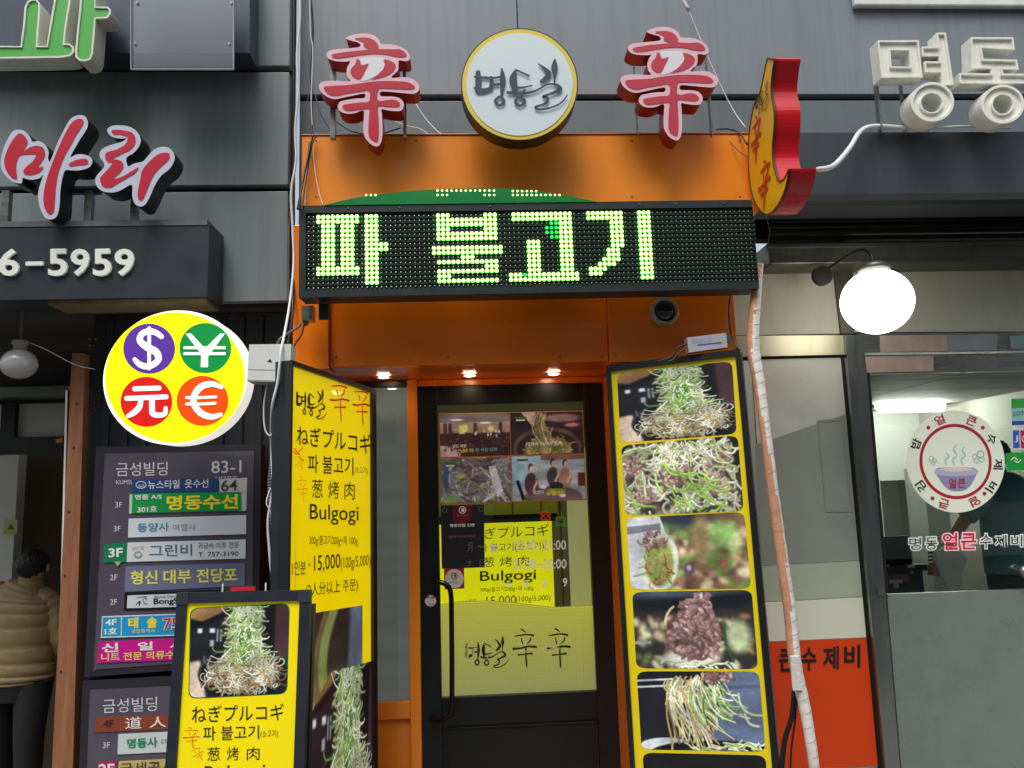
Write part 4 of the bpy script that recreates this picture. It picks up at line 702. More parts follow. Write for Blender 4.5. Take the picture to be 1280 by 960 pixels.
# ------------------------------------------------------------ left oblique lightbox
v1 = Vector(tuple(ray(1055, 668))).normalized(); v2 = Vector(tuple(ray(452, -6300))).normalized()
B = Board('yellow_menu_lightbox', 'lit tall yellow menu lightbox standing obliquely left of the door', 'lightbox', 365, 450, 2.95, ex=v1, ey=v2)
wL = B.L(470.5, 487)[0]; m_bf = M('lightbox_frame', (34, 34, 38), .35, .2); m_lit = M('lit_yellow_acrylic', (250, 222, 2), .3, emit=.34, coat=.4, var=.05, sc=2.2)
B.prism('casing', [(365, 450), (470.5, 487), (474, 1250), (352, 1250)], -.02, .08, m_bf); B.prism('frame_bar', [(365, 450), (470.5, 487), (470.6, 492.5), (364.9, 456)], .004, .023, m_bf); B.prism('frame_bar', [(364.8, 456.5), (367, 457), (355, 1250), (352, 1250)], .0035, .023, m_bf); B.prism('frame_bar', [(466, 491.5), (470.5, 493), (474, 1250), (469.5, 1250)], .0035, .023, m_bf)
B.prism('yellow_face', [(366.8, 456.2), (466.6, 491), (470, 1230), (354.6, 1230)], -.012, .006, m_lit)
q = Z(340, 430, 3.555); m_org = M('orange_brush', (236, 110, 10), .5, emit=.15); m_rd = M('red_brush', (214, 26, 10), .5, emit=.12)
dL = -.0105
def cmap(bx, x0, y0, x1, y1, sh): f = affine(x0, y0, x1, y1, bx, sh); return lambda x, y: q(*f(x, y))
B.strokes('brush_lettering', CAL, cmap(CB, 105, 182, 245, 318, 22), dL, m_ink); B.strokes('red_character', SIN, cmap(SB, 255, 150, 346, 345, 14), dL, m_rd, wk=.85); B.strokes('red_character', SIN, cmap(SB, 356, 178, 440, 360, 14), dL, m_rd, wk=.85)
def T(s_, x0, y0, x1, y1, h, h2=None, mat=m_ink, zf=q, k=3.555, bd=B, d=dL, **kw): bd.text(s_, *zf(x0, y0), *zf(x1, y1), h/k, mat, h2=(h2 or h)/k, d=d, **kw)
T('ねぎプルコギ', 110, 448, 440, 490, 90, 88, bold=.008); T('파 불고기', 160, 572, 362, 584, 82, 78, bold=.008); T('(소고기)', 368, 578, 425, 582, 34, 34); T('葱', 178, 682, 226, 684, 82); T('烤', 250, 686, 298, 688, 80); T('肉', 322, 690, 368, 692, 78)
T('Bulgogi', 168, 800, 385, 806, 90, 86, bold=.004); T('300g/불고기200g+파 100g', 166, 900, 380, 900, 52, 48)
B.strokes('orange_mark', [[(p[0]+.5*(p[1]-460), p[1]-.3*(p[0]-400), p[2]*.9) for p in s_] for s_ in SIN[3:]], cmap((-100, 200, 900, 860), 95, 500, 152, 568, 0), dL, m_org, wk=.7); B.strokes('orange_mark', [[(100, 465, 5), (122, 492, 6)], [(108, 490, 4), (135, 462, 6)], [(96, 478, 4), (104, 486, 6)], [(118, 500, 5), (140, 520, 5)]], q, dL, m_org)
B.strokes('orange_mark', SIN, cmap(SB, 108, 585, 162, 708, 4), dL, m_org, wk=.6)
q5 = Z(340, 690, 3.555)
T('1인분', 90, 105, 150, 98, 64, 60, zf=q5, bold=.004); T('*', 161, 66, 172, 65, 18, zf=q5); T('15,000', 187, 96, 304, 80, 80, 74, zf=q5, bold=.006); T('(100g/5,000)', 306, 90, 437, 72, 66, 60, zf=q5); T('(2人分以上 주문)', 150, 208, 382, 178, 70, 62, zf=q5, bold=.004)
sub = lambda pts: [q5(*p) for p in pts]
B.prism('food_photo', sub([(130, 281), (402, 236), (402, 520), (130, 1000)]), -.0108, .0004, IM('leek_photo', pic_leek(), emit=.22), uv=True)
B.prism('food_photo', sub([(150, 800), (205, 640), (268, 530), (455, 482), (455, 1180), (150, 1180)]), -.0100, .0004, IM('heap_lit', P_HEAP, emit=.25), uv=True)
# ------------------------------------------------------------ right leaning photo lightbox
p0, p1 = at(757, 457, 3.38), at(925, 436, 3.2); v2 = Vector(tuple(at(788, 960, 3.3)-p0)).normalized()*-1
B = Board('food_photo_lightbox', 'tall leaning yellow lightbox with a column of food photos right of the door', 'lightbox', 757, 457, 3.38, ex=Vector(tuple(p1-p0)), ey=v2)
wR = B.L(925, 436)[0]; m_dimy = M('dim_yellow_acrylic', (226, 204, 14), .35, emit=.04, coat=.3)
B.prism('casing', [(757, 457), (925, 436), (984.5, 1080), (794.5, 1080)], 0, .1, m_bf); B.prism('frame_bar', [(757, 457), (925, 436), (925.8, 444), (757.6, 465)], .018, .018, m_bf); B.prism('frame_bar', [(757.7, 465.5), (763.4, 464.8), (801, 1080), (794.5, 1080)], .0175, .0175, m_bf); B.prism('frame_bar', [(919.4, 445.2), (925.8, 444.4), (984.5, 1080), (976, 1080)], .0175, .0175, m_bf)
B.prism('yellow_face', [(762, 464.5), (921, 444), (978, 1075), (799, 1075)], .006, .005, m_dimy); B.prism('steel_side', [(926.2, 440), (928, 440), (987, 1080), (985, 1080)], 0, .09, m_steel)
qa, qb = Z(740, 400, 3.4286), Z(740, 680, 3.4286)
def rquad(c, r=.09):
    out = []; n = 4
    for i in range(n):
        p, a, e = np.array(c[i]), np.array(c[i-1]), np.array(c[(i+1) % n]); A = p+(a-p)*r; E_ = p+(e-p)*r
        for t in (0, .25, .5, .75, 1): out.append(tuple((1-t)**2*A+2*t*(1-t)*p+t*t*E_))
    return out
for nm, f, c in (('heap', None, [qa(107, 228), qa(600, 176), qa(620, 488), qa(122, 526)]), ('mixed', pic_mixed, [qa(124, 538), qa(625, 494), qa(650, 818), qa(144, 838)]), ('wrap', pic_wrap, [qa(147, 848), qa(652, 822), qb(682, 190), qb(168, 196)]),
                 ('spoon', pic_spoon, [qb(172, 206), qb(684, 196), qb(712, 536), qb(190, 532)]), ('lift', pic_lift, [qb(191, 546), qb(716, 546), qb(744, 890), qb(212, 880)]), ('pan', pic_pan, [qb(216, 894), qb(744, 906), qb(765, 1240), qb(240, 1230)])):
    B.prism('food_photo', rquad(c), .0072, .0008, IM('photo_'+nm, P_HEAP if f is None else f(), emit=.1), uv=True)
b = Board('led_power_supply', 'small silver power supply box lying on top of the photo lightbox', 'power supply', 859, 422, 3.22)
v_ = [(859, 422), (907.5, 416), (909.5, 434), (861, 440.5)]; b.prism('case', v_, 0, .045, M('alu_case', (206, 208, 218), .3, .4)); m_lbl = M('label_blue', (70, 70, 140), .5); b.prism('label_line', [(872, 430.6), (902, 427.4), (902, 428.8), (872, 432)], .001, .0005, m_lbl)
for k in range(3): b.text('전원장치 LED 12V 100W', 864, 426.5+k*2.2-k*.5, 890, 423.5+k*1.9, 1.5, M('label_grey', (130, 130, 150), .5), d=.001)
b.prism('mount_tab', [(909.5, 419), (914, 418.5), (914, 428), (910, 428.5)], -.01, .01, m_steel)
for a in ([(860, 430), (848, 434), (838, 447), (820, 452)], [(860, 434), (850, 440), (842, 449), (835, 452)]): b.tube('lead', [(u, v, -.01) for u, v in a], .004, m_kcable)
wtube('feed_cable', [(914, 360, 3.3), (911, 390, 3.36), (914, 418, 3.25), (922, 436, 3.2)], .004, m_kcable, 'black feed cable down the orange panel to the power supply box')
# ------------------------------------------------------------ A-frame board at front left
v2 = Vector(tuple(ray(544, -3900))).normalized(); v1 = Vector(tuple(CR+CU*.055)); v1 = (v1-v2*v1.dot(v2)).normalized()
B = Board('standing_menu_board', 'yellow standing menu board with slate frame in front of the building directory', 'menu board', 222, 741, 2.55, ex=v1, ey=v2)
wA = B.L(388.5, 729)[0]; hA = 1.38
fw = .033
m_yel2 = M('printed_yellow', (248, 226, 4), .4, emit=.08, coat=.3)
B.box('backing', .002, wA-.002, -hA, -.002, -.016, .012, m_bf); B.box('frame_bar', 0, wA, -fw, 0, .004, .02, m_slate); B.box('frame_bar', 0, wA, -hA, -hA+fw, .004, .02, m_slate); B.box('frame_bar', 0, fw, -hA+fw+.0005, -fw-.0005, .0035, .02, m_slate); B.box('frame_bar', wA-fw, wA, -hA+fw+.0005, -fw-.0005, .0035, .02, m_slate)
B.box('poster', fw, wA-fw, -hA+fw, -fw, -.004, .004, m_yel2)
for x_ in (0, wA-.036):
    for z_ in (-.036,): B.box('corner_cap', x_-.001, x_+.037, z_, .001, .006, .022, M('corner_cap', (74, 82, 92), .3, .5))
for x_, s_ in ((.02, 0), (wA-.05, 0)): B.box('leg', x_, x_+.03, -hA-.02, -.05, -.12, .03, m_slate)
qA = Z(0, 700, 3.2); mg = M('green_photo_rim', (40, 120, 50), .5)
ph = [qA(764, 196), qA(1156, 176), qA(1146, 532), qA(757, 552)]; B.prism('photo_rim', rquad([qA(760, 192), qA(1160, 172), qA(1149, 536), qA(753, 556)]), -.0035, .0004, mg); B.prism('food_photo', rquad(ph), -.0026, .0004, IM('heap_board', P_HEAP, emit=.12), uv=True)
TA = lambda s_, *a, **k: T(s_, *a, zf=qA, k=3.2, bd=B, d=-.003, **k)
TA('ねぎプルコギ', 767, 652, 1136, 640, 70, 66, bold=.004); TA('파 불고기', 812, 724, 1036, 716, 58, 56, bold=.004); TA('(소고기)', 1042, 714, 1112, 711, 32); TA('葱', 829, 804, 880, 802, 54); TA('烤', 908, 802, 955, 801, 54); TA('肉', 987, 801, 1038, 799, 52); TA('Bulgogi', 818, 905, 1060, 895, 80)
TA('300g/불고기200g+파 100g', 800, 985, 1080, 975, 40); TA('1인분*15,000', 780, 1070, 1090, 1058, 60)
mo = M('orange_brush2', (226, 96, 14), .5)
B.strokes('orange_mark', SIN, lambda x, y: qA(730+(x-60)/685*72, 668+(y-80)/780*85), -.003, mo, wk=.7); B.strokes('orange_mark', [[(p[0]+.55*(p[1]-460), p[1]-.4*(p[0]-400), p[2]) for p in s_] for s_ in SIN], lambda x, y: qA(765+(x-0)/900*62, 742+(y-0)/950*70), -.003, mo, wk=.7)
x_, z_ = B.L(*qA(925, 98)); x2, _ = B.L(*qA(1020, 96)); B.box('red_clip', x_, x2, .002, .014, .002, .01, M('red_clip', (196, 30, 50), .4))
for u in (888, 1060): x_, _ = B.L(*qA(u, 100)); B.box('pin', x_, x_+.004, 0, .025, 0, .004, m_wcable)
# ------------------------------------------------------------ dark wall, directory board, currency sign at left
YW = 3.72
b = Board('dark_front_wall', 'dark metal wall strip carrying the building directory board', 'wall', 105, 960, YW)
xw0, xw1 = X(104, 700, YW), X(345, 470, YW); o_ = b.M.translation
box('sheet', xw0-o_.x, xw1-o_.x+.1, 0, .08, -o_.z, z(376, 340, 3.5)-o_.z, m_dark, b.o, .003)
for k in range(9):
    x_ = X(128+k*24, 560, YW)-o_.x; box('corrugation', x_, x_+.03, -.014, -.0005, z(560, 300, YW)-o_.z, z(376, 340, 3.5)-o_.z-.02, m_dark, b.o, .005)
for u, v in ((112, 424), (120, 424), (112, 432), (110, 504), (118, 504), (110, 513), (119, 512), (104, 522)): x_, z_ = b.L(u, v); cylinder('rivet', (x_, 0, z_), (0, -1, 0), .006, .004, m_steel, b.o, 8)
b = Board('wooden_plank', 'long weathered upright wooden plank beside the left doorway', 'plank', 97, 442, 3.6); b.prism('board', [(90, 441), (106, 442), (87, 1100), (58, 1100)], 0, .05, M('old_wood', (150, 98, 66), .65, var=.3, sc=5, st=(6, 6, .6), bump=.4, bsc=30, dirt=.4, dcol=(80, 44, 26), dsc=(8, 8, 2)))
for u, v in ((96, 505), (86, 640), (81, 720), (92, 560), (76, 840)): b.disc('knot', u, v, 1.6, 2.2, .001, .0008, M('knot_dark', (60, 34, 22), .7), n=10)
m_bf2 = M('directory_frame', (52, 50, 58), .4, .3, var=.12); m_bface = M('directory_face', (84, 78, 94), .3, coat=.4, var=.06, sc=2, dirt=.2, dcol=(130, 124, 140), dsc=(1.5, 1, .5))
q = Z(100, 540, 4); q3 = Z(0, 700, 3.2); m_lt = M('pale_lettering', (214, 214, 222), .4)
B = Board('building_directory_board', 'upper grey building directory board with coloured tenant plates', 'directory board', 120.5, 558, 3.6)
B.prism('frame', [q(80, 74), q(905, 60), q(892, 1160), (105, 846.5)], 0, .07, m_bf2); B.prism('face', [q(124, 108), q(870, 94), q(858, 1130), q3(385, 438), (117, 840)], .003, .002, m_bface)
def Tq(s_, x0, y0, x1, y1, h, mat=m_lt, zf=q, k=4, par=None, d=.0085, bd=None, **kw): (bd or B).text(s_, *zf(x0, y0), *zf(x1, y1), h/k, mat, parent=par, d=d, **kw)
def plate(pts, col, zf=q, d=.007, bd=None, t=.003, em=.0): return (bd or B).prism('name_plate', [zf(*p) for p in pts], d, t, M('plate_%d_%d_%d' % col, col, .35, coat=.3, emit=em))
Tq('금성빌딩', 182, 221, 438, 217, 68, d=.0042); Tq('83-1', 657, 207, 807, 203, 62, d=.0042, bold=.006); Tq('KUMSU', 181, 262, 270, 260, 21, d=.0042)
Tq('남대문로', 678, 246, 786, 242, 24, d=.0042)
p = plate([(262, 238), (690, 232), (694, 300), (260, 303)], (38, 70, 132), d=.006); Tq('뉴스타일', 340, 286, 498, 282, 44, par=p, mat=m_white, d=.0072, bold=.012); Tq('옷수선', 524, 281, 642, 278, 44, par=p, mat=m_white, d=.0072, bold=.012)
B.prism('logo_ring', [q(305+27*math.cos(a), 264+19*math.sin(a)) for a in np.linspace(0, 6.283, 25)[:-1]], .0072, 0, m_white, p, holes=[[q(305+23*math.cos(a), 264+15*math.sin(a)) for a in np.linspace(0, 6.283, 25)[:-1]]]); Tq('ω', 293, 274, 318, 273, 12, par=p, mat=m_white, d=.0072)
p = plate([(697, 236), (836, 228), (834, 301), (697, 304)], (206, 204, 206)); Tq('64', 705, 297, 787, 293, 56, par=p, mat=M('charcoal_print', (62, 62, 72), .5), bold=.012)
plate([(800, 303), (834, 302), (832, 392), (800, 396)], (206, 212, 212), d=.0062); plate([(248, 312), (262, 312), (258, 408), (245, 408)], (200, 212, 206), d=.0062)
p = plate([(262, 307), (806, 300), (808, 393), (258, 408)], (22, 150, 72), em=.04); m_pw = M('plate_white_print', (232, 236, 232), .4); m_py = M('plate_yellow_print', (238, 222, 50), .4, emit=.05)
Tq('명품 A/S', 275, 340, 410, 336, 26, par=p, mat=m_pw, bold=.02); Tq('301호', 287, 402, 385, 398, 30, par=p, mat=m_pw, bold=.02); Tq('명동수선', 433, 392, 790, 384, 74, par=p, mat=m_py, bold=.03)
Tq('3F', 176, 378, 211, 377, 27, d=.0042)
p = plate([(243, 433), (830, 415), (830, 510), (240, 528)], (204, 212, 220), em=.05); Tq('동양사', 286, 500, 445, 496, 44, par=p, mat=M('teal_print', (62, 142, 172), .5), bold=.02); Tq('여행사', 463, 496, 579, 493, 36, par=p, mat=M('faded_print', (150, 152, 160), .5)); Tq('3F', 169, 497, 203, 496, 27, d=.0042)
p = plate([(122, 562), (236, 551), (232, 650), (118, 653)], (24, 128, 84)); Tq('3F', 142, 628, 214, 624, 46, par=p, mat=m_pw, bold=.03); B.prism('pointer', [q(170, 648), q(208, 647), q(189, 672)], .0085, 0, M('pointer_pale', (160, 168, 150), .5), p)
p = plate([(238, 553), (828, 537), (827, 632), (233, 650)], (206, 214, 218), em=.05); Tq('그린비', 346, 624, 560, 619, 60, par=p, mat=M('blue_grey_print', (64, 112, 138), .5), bold=.008); Tq('귀금속·의류 전문', 589, 584, 795, 580, 30, par=p, mat=M('dark_grey_print', (76, 76, 84), .5)); Tq('T. 757-3190', 591, 624, 793, 619, 23, par=p, mat=M('dark_grey_print'), bold=.012); Tq('307호', 259, 590, 320, 588, 20, par=p, mat=M('faint_pink_print', (206, 164, 160), .5)); B.prism('emblem', [q(290+21*math.cos(a), 614+18*math.sin(a)) for a in np.linspace(0, 6.283, 17)[:-1]], .0085, 0, M('faded_print'), p, holes=[[q(290+14*math.cos(a), 612+10*math.sin(a)) for a in np.linspace(0, 6.283, 17)[:-1]]])
p = plate([(228, 673), (825, 655), (823, 768), (223, 800)], (112, 118, 150)); m_py2 = M('plate_straw_print', (226, 220, 92), .4, emit=.05); Tq('형신', 252, 764, 388, 760, 70, par=p, mat=m_py2, bold=.02); Tq('대부', 417, 759, 556, 755, 70, par=p, mat=m_py2, bold=.02); Tq('전당포', 582, 754, 786, 748, 70, par=p, mat=m_py2, bold=.02)
Tq('2F', 150, 741, 187, 740, 28, d=.0042); Tq('2F', 150, 864, 185, 863, 28, d=.0042)
p = plate([(498, 132), (900, 118), (900, 192), (495, 202)], (24, 24, 28), zf=q3, d=.006); p2 = B.prism('white_insert', [q3(*c) for c in [(510, 142), (895, 128), (895, 182), (507, 193)]], .0072, .001, M('insert_white', (208, 214, 220), .4), p)
Tq('BongSlim', 614, 184, 760, 180, 30, zf=q3, k=3.2, par=p, mat=m_ink, d=.008, bold=.03); Tq('Bonsa Dental', 618, 153, 720, 150, 10, zf=q3, k=3.2, par=p, mat=m_ink, d=.008); B.strokes('scribble_logo', [[(545, 178, 3), (560, 165, 5), (556, 182, 4)], [(548, 150, 2), (585, 146, 3)], [(572, 155, 3), (576, 172, 3), (588, 176, 3)], [(580, 150, 4), (586, 158, 4)]], lambda x, y: q3(x, y), .008, m_ink, p)
p = plate([(408, 226), (800, 212), (800, 300), (403, 312)], (30, 150, 205), zf=q3, em=.05); outline(B, [q3(*c) for c in [(408, 226), (800, 212), (800, 300), (403, 312)]], .003, .0078, m_white, 'plate_rim', p)
Tq('4F', 421, 263, 467, 261, 25, zf=q3, k=3.2, par=p, mat=m_pw, bold=.03); Tq('1호', 419, 299, 468, 297, 27, zf=q3, k=3.2, par=p, mat=m_pw, bold=.03); B.prism('divider', [q3(485, 225), (q3(488, 225)), q3(486, 308), q3(483, 308)], .0082, 0, m_pw, p)
Tq('태', 513, 275, 553, 273, 44, zf=q3, k=3.2, par=p, mat=m_py, bold=.03); Tq('솔', 588, 272, 628, 270, 44, zf=q3, k=3.2, par=p, mat=m_py, bold=.03); Tq('공인중개사', 525, 293, 621, 289, 15, zf=q3, k=3.2, par=p, mat=m_py); Tq('75', 651, 284, 716, 281, 52, zf=q3, k=3.2, par=p, mat=m_pw, bold=.05, d=.0085); Tq('75', 653, 282, 714, 279, 48, zf=q3, k=3.2, par=p, mat=M('plate_red_print', (210, 40, 50), .4), bold=.01, d=.0095)
p = plate([(395, 328), (800, 308), (800, 396), (388, 412)], (196, 20, 134), zf=q3, em=.05); Tq('신', 406, 370, 474, 367, 36, zf=q3, k=3.2, par=p, mat=m_pw, bold=.03); Tq('일', 550, 363, 612, 360, 34, zf=q3, k=3.2, par=p, mat=m_pw, bold=.03); Tq('사', 678, 358, 740, 355, 34, zf=q3, k=3.2, par=p, mat=m_pw, bold=.03); Tq('니트 전문 의류수선', 405, 405, 735, 392, 32, zf=q3, k=3.2, par=p, mat=M('plate_straw_print'), bold=.012)
B = Board('building_directory_board', 'lower grey building directory board partly hidden by the standing menu board', 'directory board', 104, 852, 3.6)
B.prism('frame', [q3(330, 485), q3(1020, 448), q3(1020, 1200), q3(300, 1200)], 0, .07, m_bf2); B.prism('face', [q3(360, 520), q3(990, 490), q3(990, 1170), q3(335, 1170)], .003, .002, m_bface)
TB = lambda s_, *a, **k_: Tq(s_, *a, zf=q3, k=3.2, bd=B, **k_); pb = lambda pts, col: plate(pts, col, zf=q3, bd=B)
TB('금성빌딩', 411, 613, 628, 603, 56, d=.0042); p = pb([(386, 630), (800, 615), (800, 670), (380, 690)], (142, 66, 44)); TB('4F', 412, 671, 455, 669, 30, par=p, mat=M('plate_dark_print', (64, 34, 34), .5), bold=.02); TB('道', 501, 677, 566, 674, 48, par=p, mat=m_pw, bold=.005); TB('人', 598, 672, 665, 669, 44, par=p, mat=m_pw, bold=.01)
p = pb([(473, 697), (800, 682), (800, 762), (470, 778)], (204, 214, 214)); TB('명동사', 508, 755, 630, 748, 40, par=p, mat=M('sea_green_print', (34, 140, 104), .5), bold=.03); TB('때', 645, 740, 690, 738, 26, par=p, mat=M('faded_print')); TB('3F', 411, 753, 439, 752, 24, d=.0042)
p = pb([(390, 808), (468, 803), (465, 880), (386, 884)], (176, 20, 100)); TB('2F', 394, 860, 458, 858, 44, par=p, mat=m_pw, bold=.03); p = pb([(474, 806), (800, 790), (800, 870), (471, 880)], (192, 180, 110)); TB('금세공사', 480, 856, 700, 846, 44, par=p, mat=M('brown_print', (90, 60, 70), .5), bold=.012)
# currency sign
B = Board('currency_exchange_sign', 'round glowing yellow currency sign with four coloured symbol discs', 'sign', 220, 471, 3.15)
m_glw = M('lit_white_rim', (246, 246, 238), .4, emit=.55); m_ly = M('lit_yellow_face', (252, 236, 0), .35, emit=.62, var=.06, sc=3)
x_, z_ = B.L(219.5, 471); rx = B.L(309, 471)[0]-x_; rz_ = z_-B.L(219.5, 556)[1]
cyl = B.prism('drum', [(x_+rx*math.cos(2*math.pi*i/72), z_+rz_*math.sin(2*math.pi*i/72)) for i in range(72)], 0, .105, m_glw, local=True); B.disc('yellow_face', 218.6, 471.8, 87.4, 81.4, .003, .003, m_ly, n=64)
for (u, v), c, s_, l in (((186.3, 435.7), (92, 52, 160), '$', 'purple'), ((256.6, 435), (4, 146, 64), '¥', 'green'), ((182.9, 502.2), (222, 24, 22), '元', 'red'), ((253, 501), (240, 80, 4), '€', 'orange')):
    m_ = M('disc_'+l, c, .4, emit=.25); p = B.disc('symbol_disc', u, v, 32.3, 31.3, .0055, .0022, m_, n=40)
    a, h, w = {'$': (0, 50, 35), '¥': (0, 42, 52), '元': (0, 39, 51), '€': (3, 43, 42)}[s_]
    mw = M('lit_white_print', (250, 250, 246), .4, emit=.5)
    if s_ == '¥':
        for k, pt in enumerate(([(232, 417), (239, 417), (261, 441), (261, 441), (254, 446)], [(281, 417), (275, 417), (252, 440), (252, 440), (260, 446)], [(251.5, 440), (260, 440), (260, 459), (251, 459)], [(229.5, 433), (282, 433), (282, 436.4), (229.5, 436.4)], [(229.5, 440.4), (282, 440.4), (282, 443.8), (229.5, 443.8)])): B.prism('symbol', pt, .0075+k*.0003, .0002, mw, p)
    elif s_ == '€': B.strokes('symbol', [[(277, 484, 5), (266, 480, 7), (252, 483, 8), (243, 494, 8), (243, 506, 8), (252, 517, 8), (265, 521, 7), (276, 518, 5)], [(233, 497, 3.4), (250, 497, 3.4), (270, 496, 3.4)], [(233, 505, 3.4), (250, 505, 3.4), (269, 504, 3.4)]], lambda x, y: (x, y), .0075, mw, p, step=.0003)
    elif s_ == '$': B.strokes('symbol', [[(202, 421, 6), (195, 416, 7), (186, 414, 7.5), (177, 418, 7.5), (175, 426, 8), (184, 434, 9), (195, 440, 9), (198, 449, 8), (191, 456, 7.5), (182, 458, 7.5), (174, 455, 7), (168, 449, 5)], [(186.5, 410, 4.4), (186.5, 435, 4.4), (186.5, 461, 4.4)]], lambda x, y: (x, y), .0075, mw, p, step=.0003)
    else: B.strokes('symbol', [[(168, 486, 6), (184, 485.5, 6), (199, 485, 6)], [(158, 498, 6), (184, 497, 6), (208, 496, 6)], [(176, 500, 6), (174, 509, 7), (167, 516, 7), (160, 520, 5)], [(190, 499, 7), (190, 510, 7), (191, 517, 7), (199, 519, 6.5), (206, 517, 6), (207, 510, 5)]], lambda x, y: (x, y), .0075, mw, p, step=.0003)
box('wall_arm', x_-.02, x_+.02, .13, .45, z_-.02, z_+.02, m_slate, B.o)
b = Board('white_junction_box', 'square off white junction box between the currency sign and the yellow lightbox', 'junction box', 311, 431, 3.02); b.prism('cover', [(311.5, 430.5), (364, 430), (361.5, 477), (309, 475.5)], 0, .09, m_white); b.prism('logo_mark', [(334, 452), (338, 448.5), (340, 453)], .001, .0008, m_ink); b.prism('latch_line', [(310, 461.4), (362, 462.6), (362, 463.2), (310, 462)], .001, .0008, M('line_grey', (150, 152, 156), .5)); b.prism('lower_lip', [(309, 474.5), (361.5, 476), (361.5, 478), (309, 476.5)], .004, .09, M('line_grey'))
# ------------------------------------------------------------ opening at far left
m_dkf = M('dark_window_frame', (26, 26, 26), .5, .2)
struct(box('left_header_beam', -3.2, X(88, 480, 3.9), 3.88, 3.98, z(497, 40, 3.9), z(484, 40, 3.9), m_dsteel))
b = Board('transom_window', 'dark framed transom with a sheet of pale paper above the left doorway', 'window', 0, 486, 4.0)
b.rect('frame_bar', -120, 488, 82, 503, 0, .06, m_dkf); b.rect('frame_bar', -120, 550, 80, 566, 0, .06, m_dkf); b.rect('frame_bar', 2, 503, 17, 550, .0005, .06, m_dkf); b.rect('paper_sheet', 17, 502, 81, 551, -.03, .004, M('crumpled_paper', (166, 168, 160), .6, var=.08, sc=8, bump=.5, bsc=8)); b.rect('pane', -120, 503, 2, 550, -.03, .004, M('pale_board'))
b.prism('yellow_tape', [(69, 549.5), (78, 547), (78, 553), (71, 554)], .002, .001, M('tape_orange', (190, 130, 30), .5))
b = Board('white_door_edge', 'thin white vertical door edge strip beside the wooden plank', 'trim', 82, 488, 3.72); b.prism('strip', [(82, 488), (84, 488), (69.5, 1100), (66.5, 1100)], 0, .03, M('strip_white', (226, 228, 230), .4, emit=.1)); b.prism('dark_jamb', [(84.4, 488), (92, 488), (76, 1100), (69.9, 1100)], -.004, .04, m_dkf)
b = Board('warning_notice', 'small yellow warning notice on the pale panel inside the left doorway', 'notice', 13, 652, 5.53); b.prism('sheet', [(5, 650), (22, 650), (21, 668), (4, 668)], 0, .002, M('notice_pale', (188, 196, 130), .5)); b.prism('triangle', [(9, 662), (18, 662), (13.5, 654)], .001, .0005, M('notice_dark', (90, 100, 40), .5)); b.prism('stripe', [(5, 665), (21, 665), (21, 667.5), (5, 667.5)], .001, .0005, M('notice_yellow', (196, 190, 30), .5))
e = bpy.data.objects.new('globe_lamp', None); COL.objects.link(e); c_ = at(24, 455, 3.5); e.location = c_; tag(e, 'unlit white glass globe lamp on a wire above the left doorway', 'lamp')
k_ = 3.5/960; sphere('globe', (0, 0, 0), 20.5*k_, m_bulb, e, 32, (1, 1, .9)); lathe('collar', [(7.5*k_, 15*k_), (7*k_, 23*k_), (9.5*k_, 25*k_), (9*k_, 29*k_)], (0, 0, 0), (0, 0, 1), M('collar_white', (150, 150, 148), .4), e)
tube('stem', [(0, 0, 29*k_), (0, 0, .18), (0, 0, .3)], .006, m_gcable, e); tube('wire', [(.03, 0, .1), (.12, 0, .06), (.22, .04, .0), (.3, .06, -.02)], .0018, m_wcable, e)
# ------------------------------------------------------------ person in the left doorway
def skin_body(name, joints, edges, mat, parent=None, sub=1):
    me = bpy.data.meshes.new(name); me.from_pydata([j[:3] for j in joints], edges, []); o = bpy.data.objects.new(name, me); COL.objects.link(o)
    md = o.modifiers.new('skin', 'SKIN'); md.use_smooth_shade = True; sv = me.skin_vertices[0].data
    for i, j in enumerate(joints): sv[i].radius = (j[3], j[4] if len(j) > 4 else j[3])
    sv[0].use_root = True; m2 = o.modifiers.new('sub', 'SUBSURF'); m2.levels = m2.render_levels = sub
    bpy.context.view_layer.update(); me2 = bpy.data.meshes.new_from_object(o.evaluated_get(bpy.context.evaluated_depsgraph_get())); bpy.data.objects.remove(o)
    o = bpy.data.objects.new(name, me2); COL.objects.link(o); me2.materials.clear(); me2.materials.append(mat); me2.polygons.foreach_set('use_smooth', [True]*len(me2.polygons))
    if parent: o.parent = parent
    return o
def rings(name, R, mat, parent, n=28, puff=0, nb=0, smooth=True, caps=True):
    """elliptical rings (x, y, z, rx, ry); PUFF makes NB quilted bulges between the first and last ring"""
    P = smoothloop([np.array(r, float) for r in R], 12, False); vs = []; fs = []; N = len(P)
    for i, p in enumerate(P):
        d = P[min(i+1, N-1)][:3]-P[max(i-1, 0)][:3]; d = Vector(tuple(d)).normalized(); a = (Vector((1, 0, 0))-d*d.x).normalized(); c = d.cross(a); g = 1+puff*(abs(math.sin(math.pi*nb*i/(N-1)))**.6-.6) if puff else 1
        for j in range(n): t = 2*math.pi*j/n; vs.append(Vector(tuple(p[:3]))+a*math.cos(t)*(p[3]*g+(puff*.04 if puff else 0)*math.sin(5*t+i))+c*math.sin(t)*p[4]*g)
    for i in range(N-1): fs += [(i*n+j, i*n+(j+1) % n, (i+1)*n+(j+1) % n, (i+1)*n+j) for j in range(n)]
    if caps: fs += [tuple(range(n))[::-1], tuple(range((N-1)*n, N*n))]
    return fixn(mesh(name, vs, fs, mat, parent, smooth))
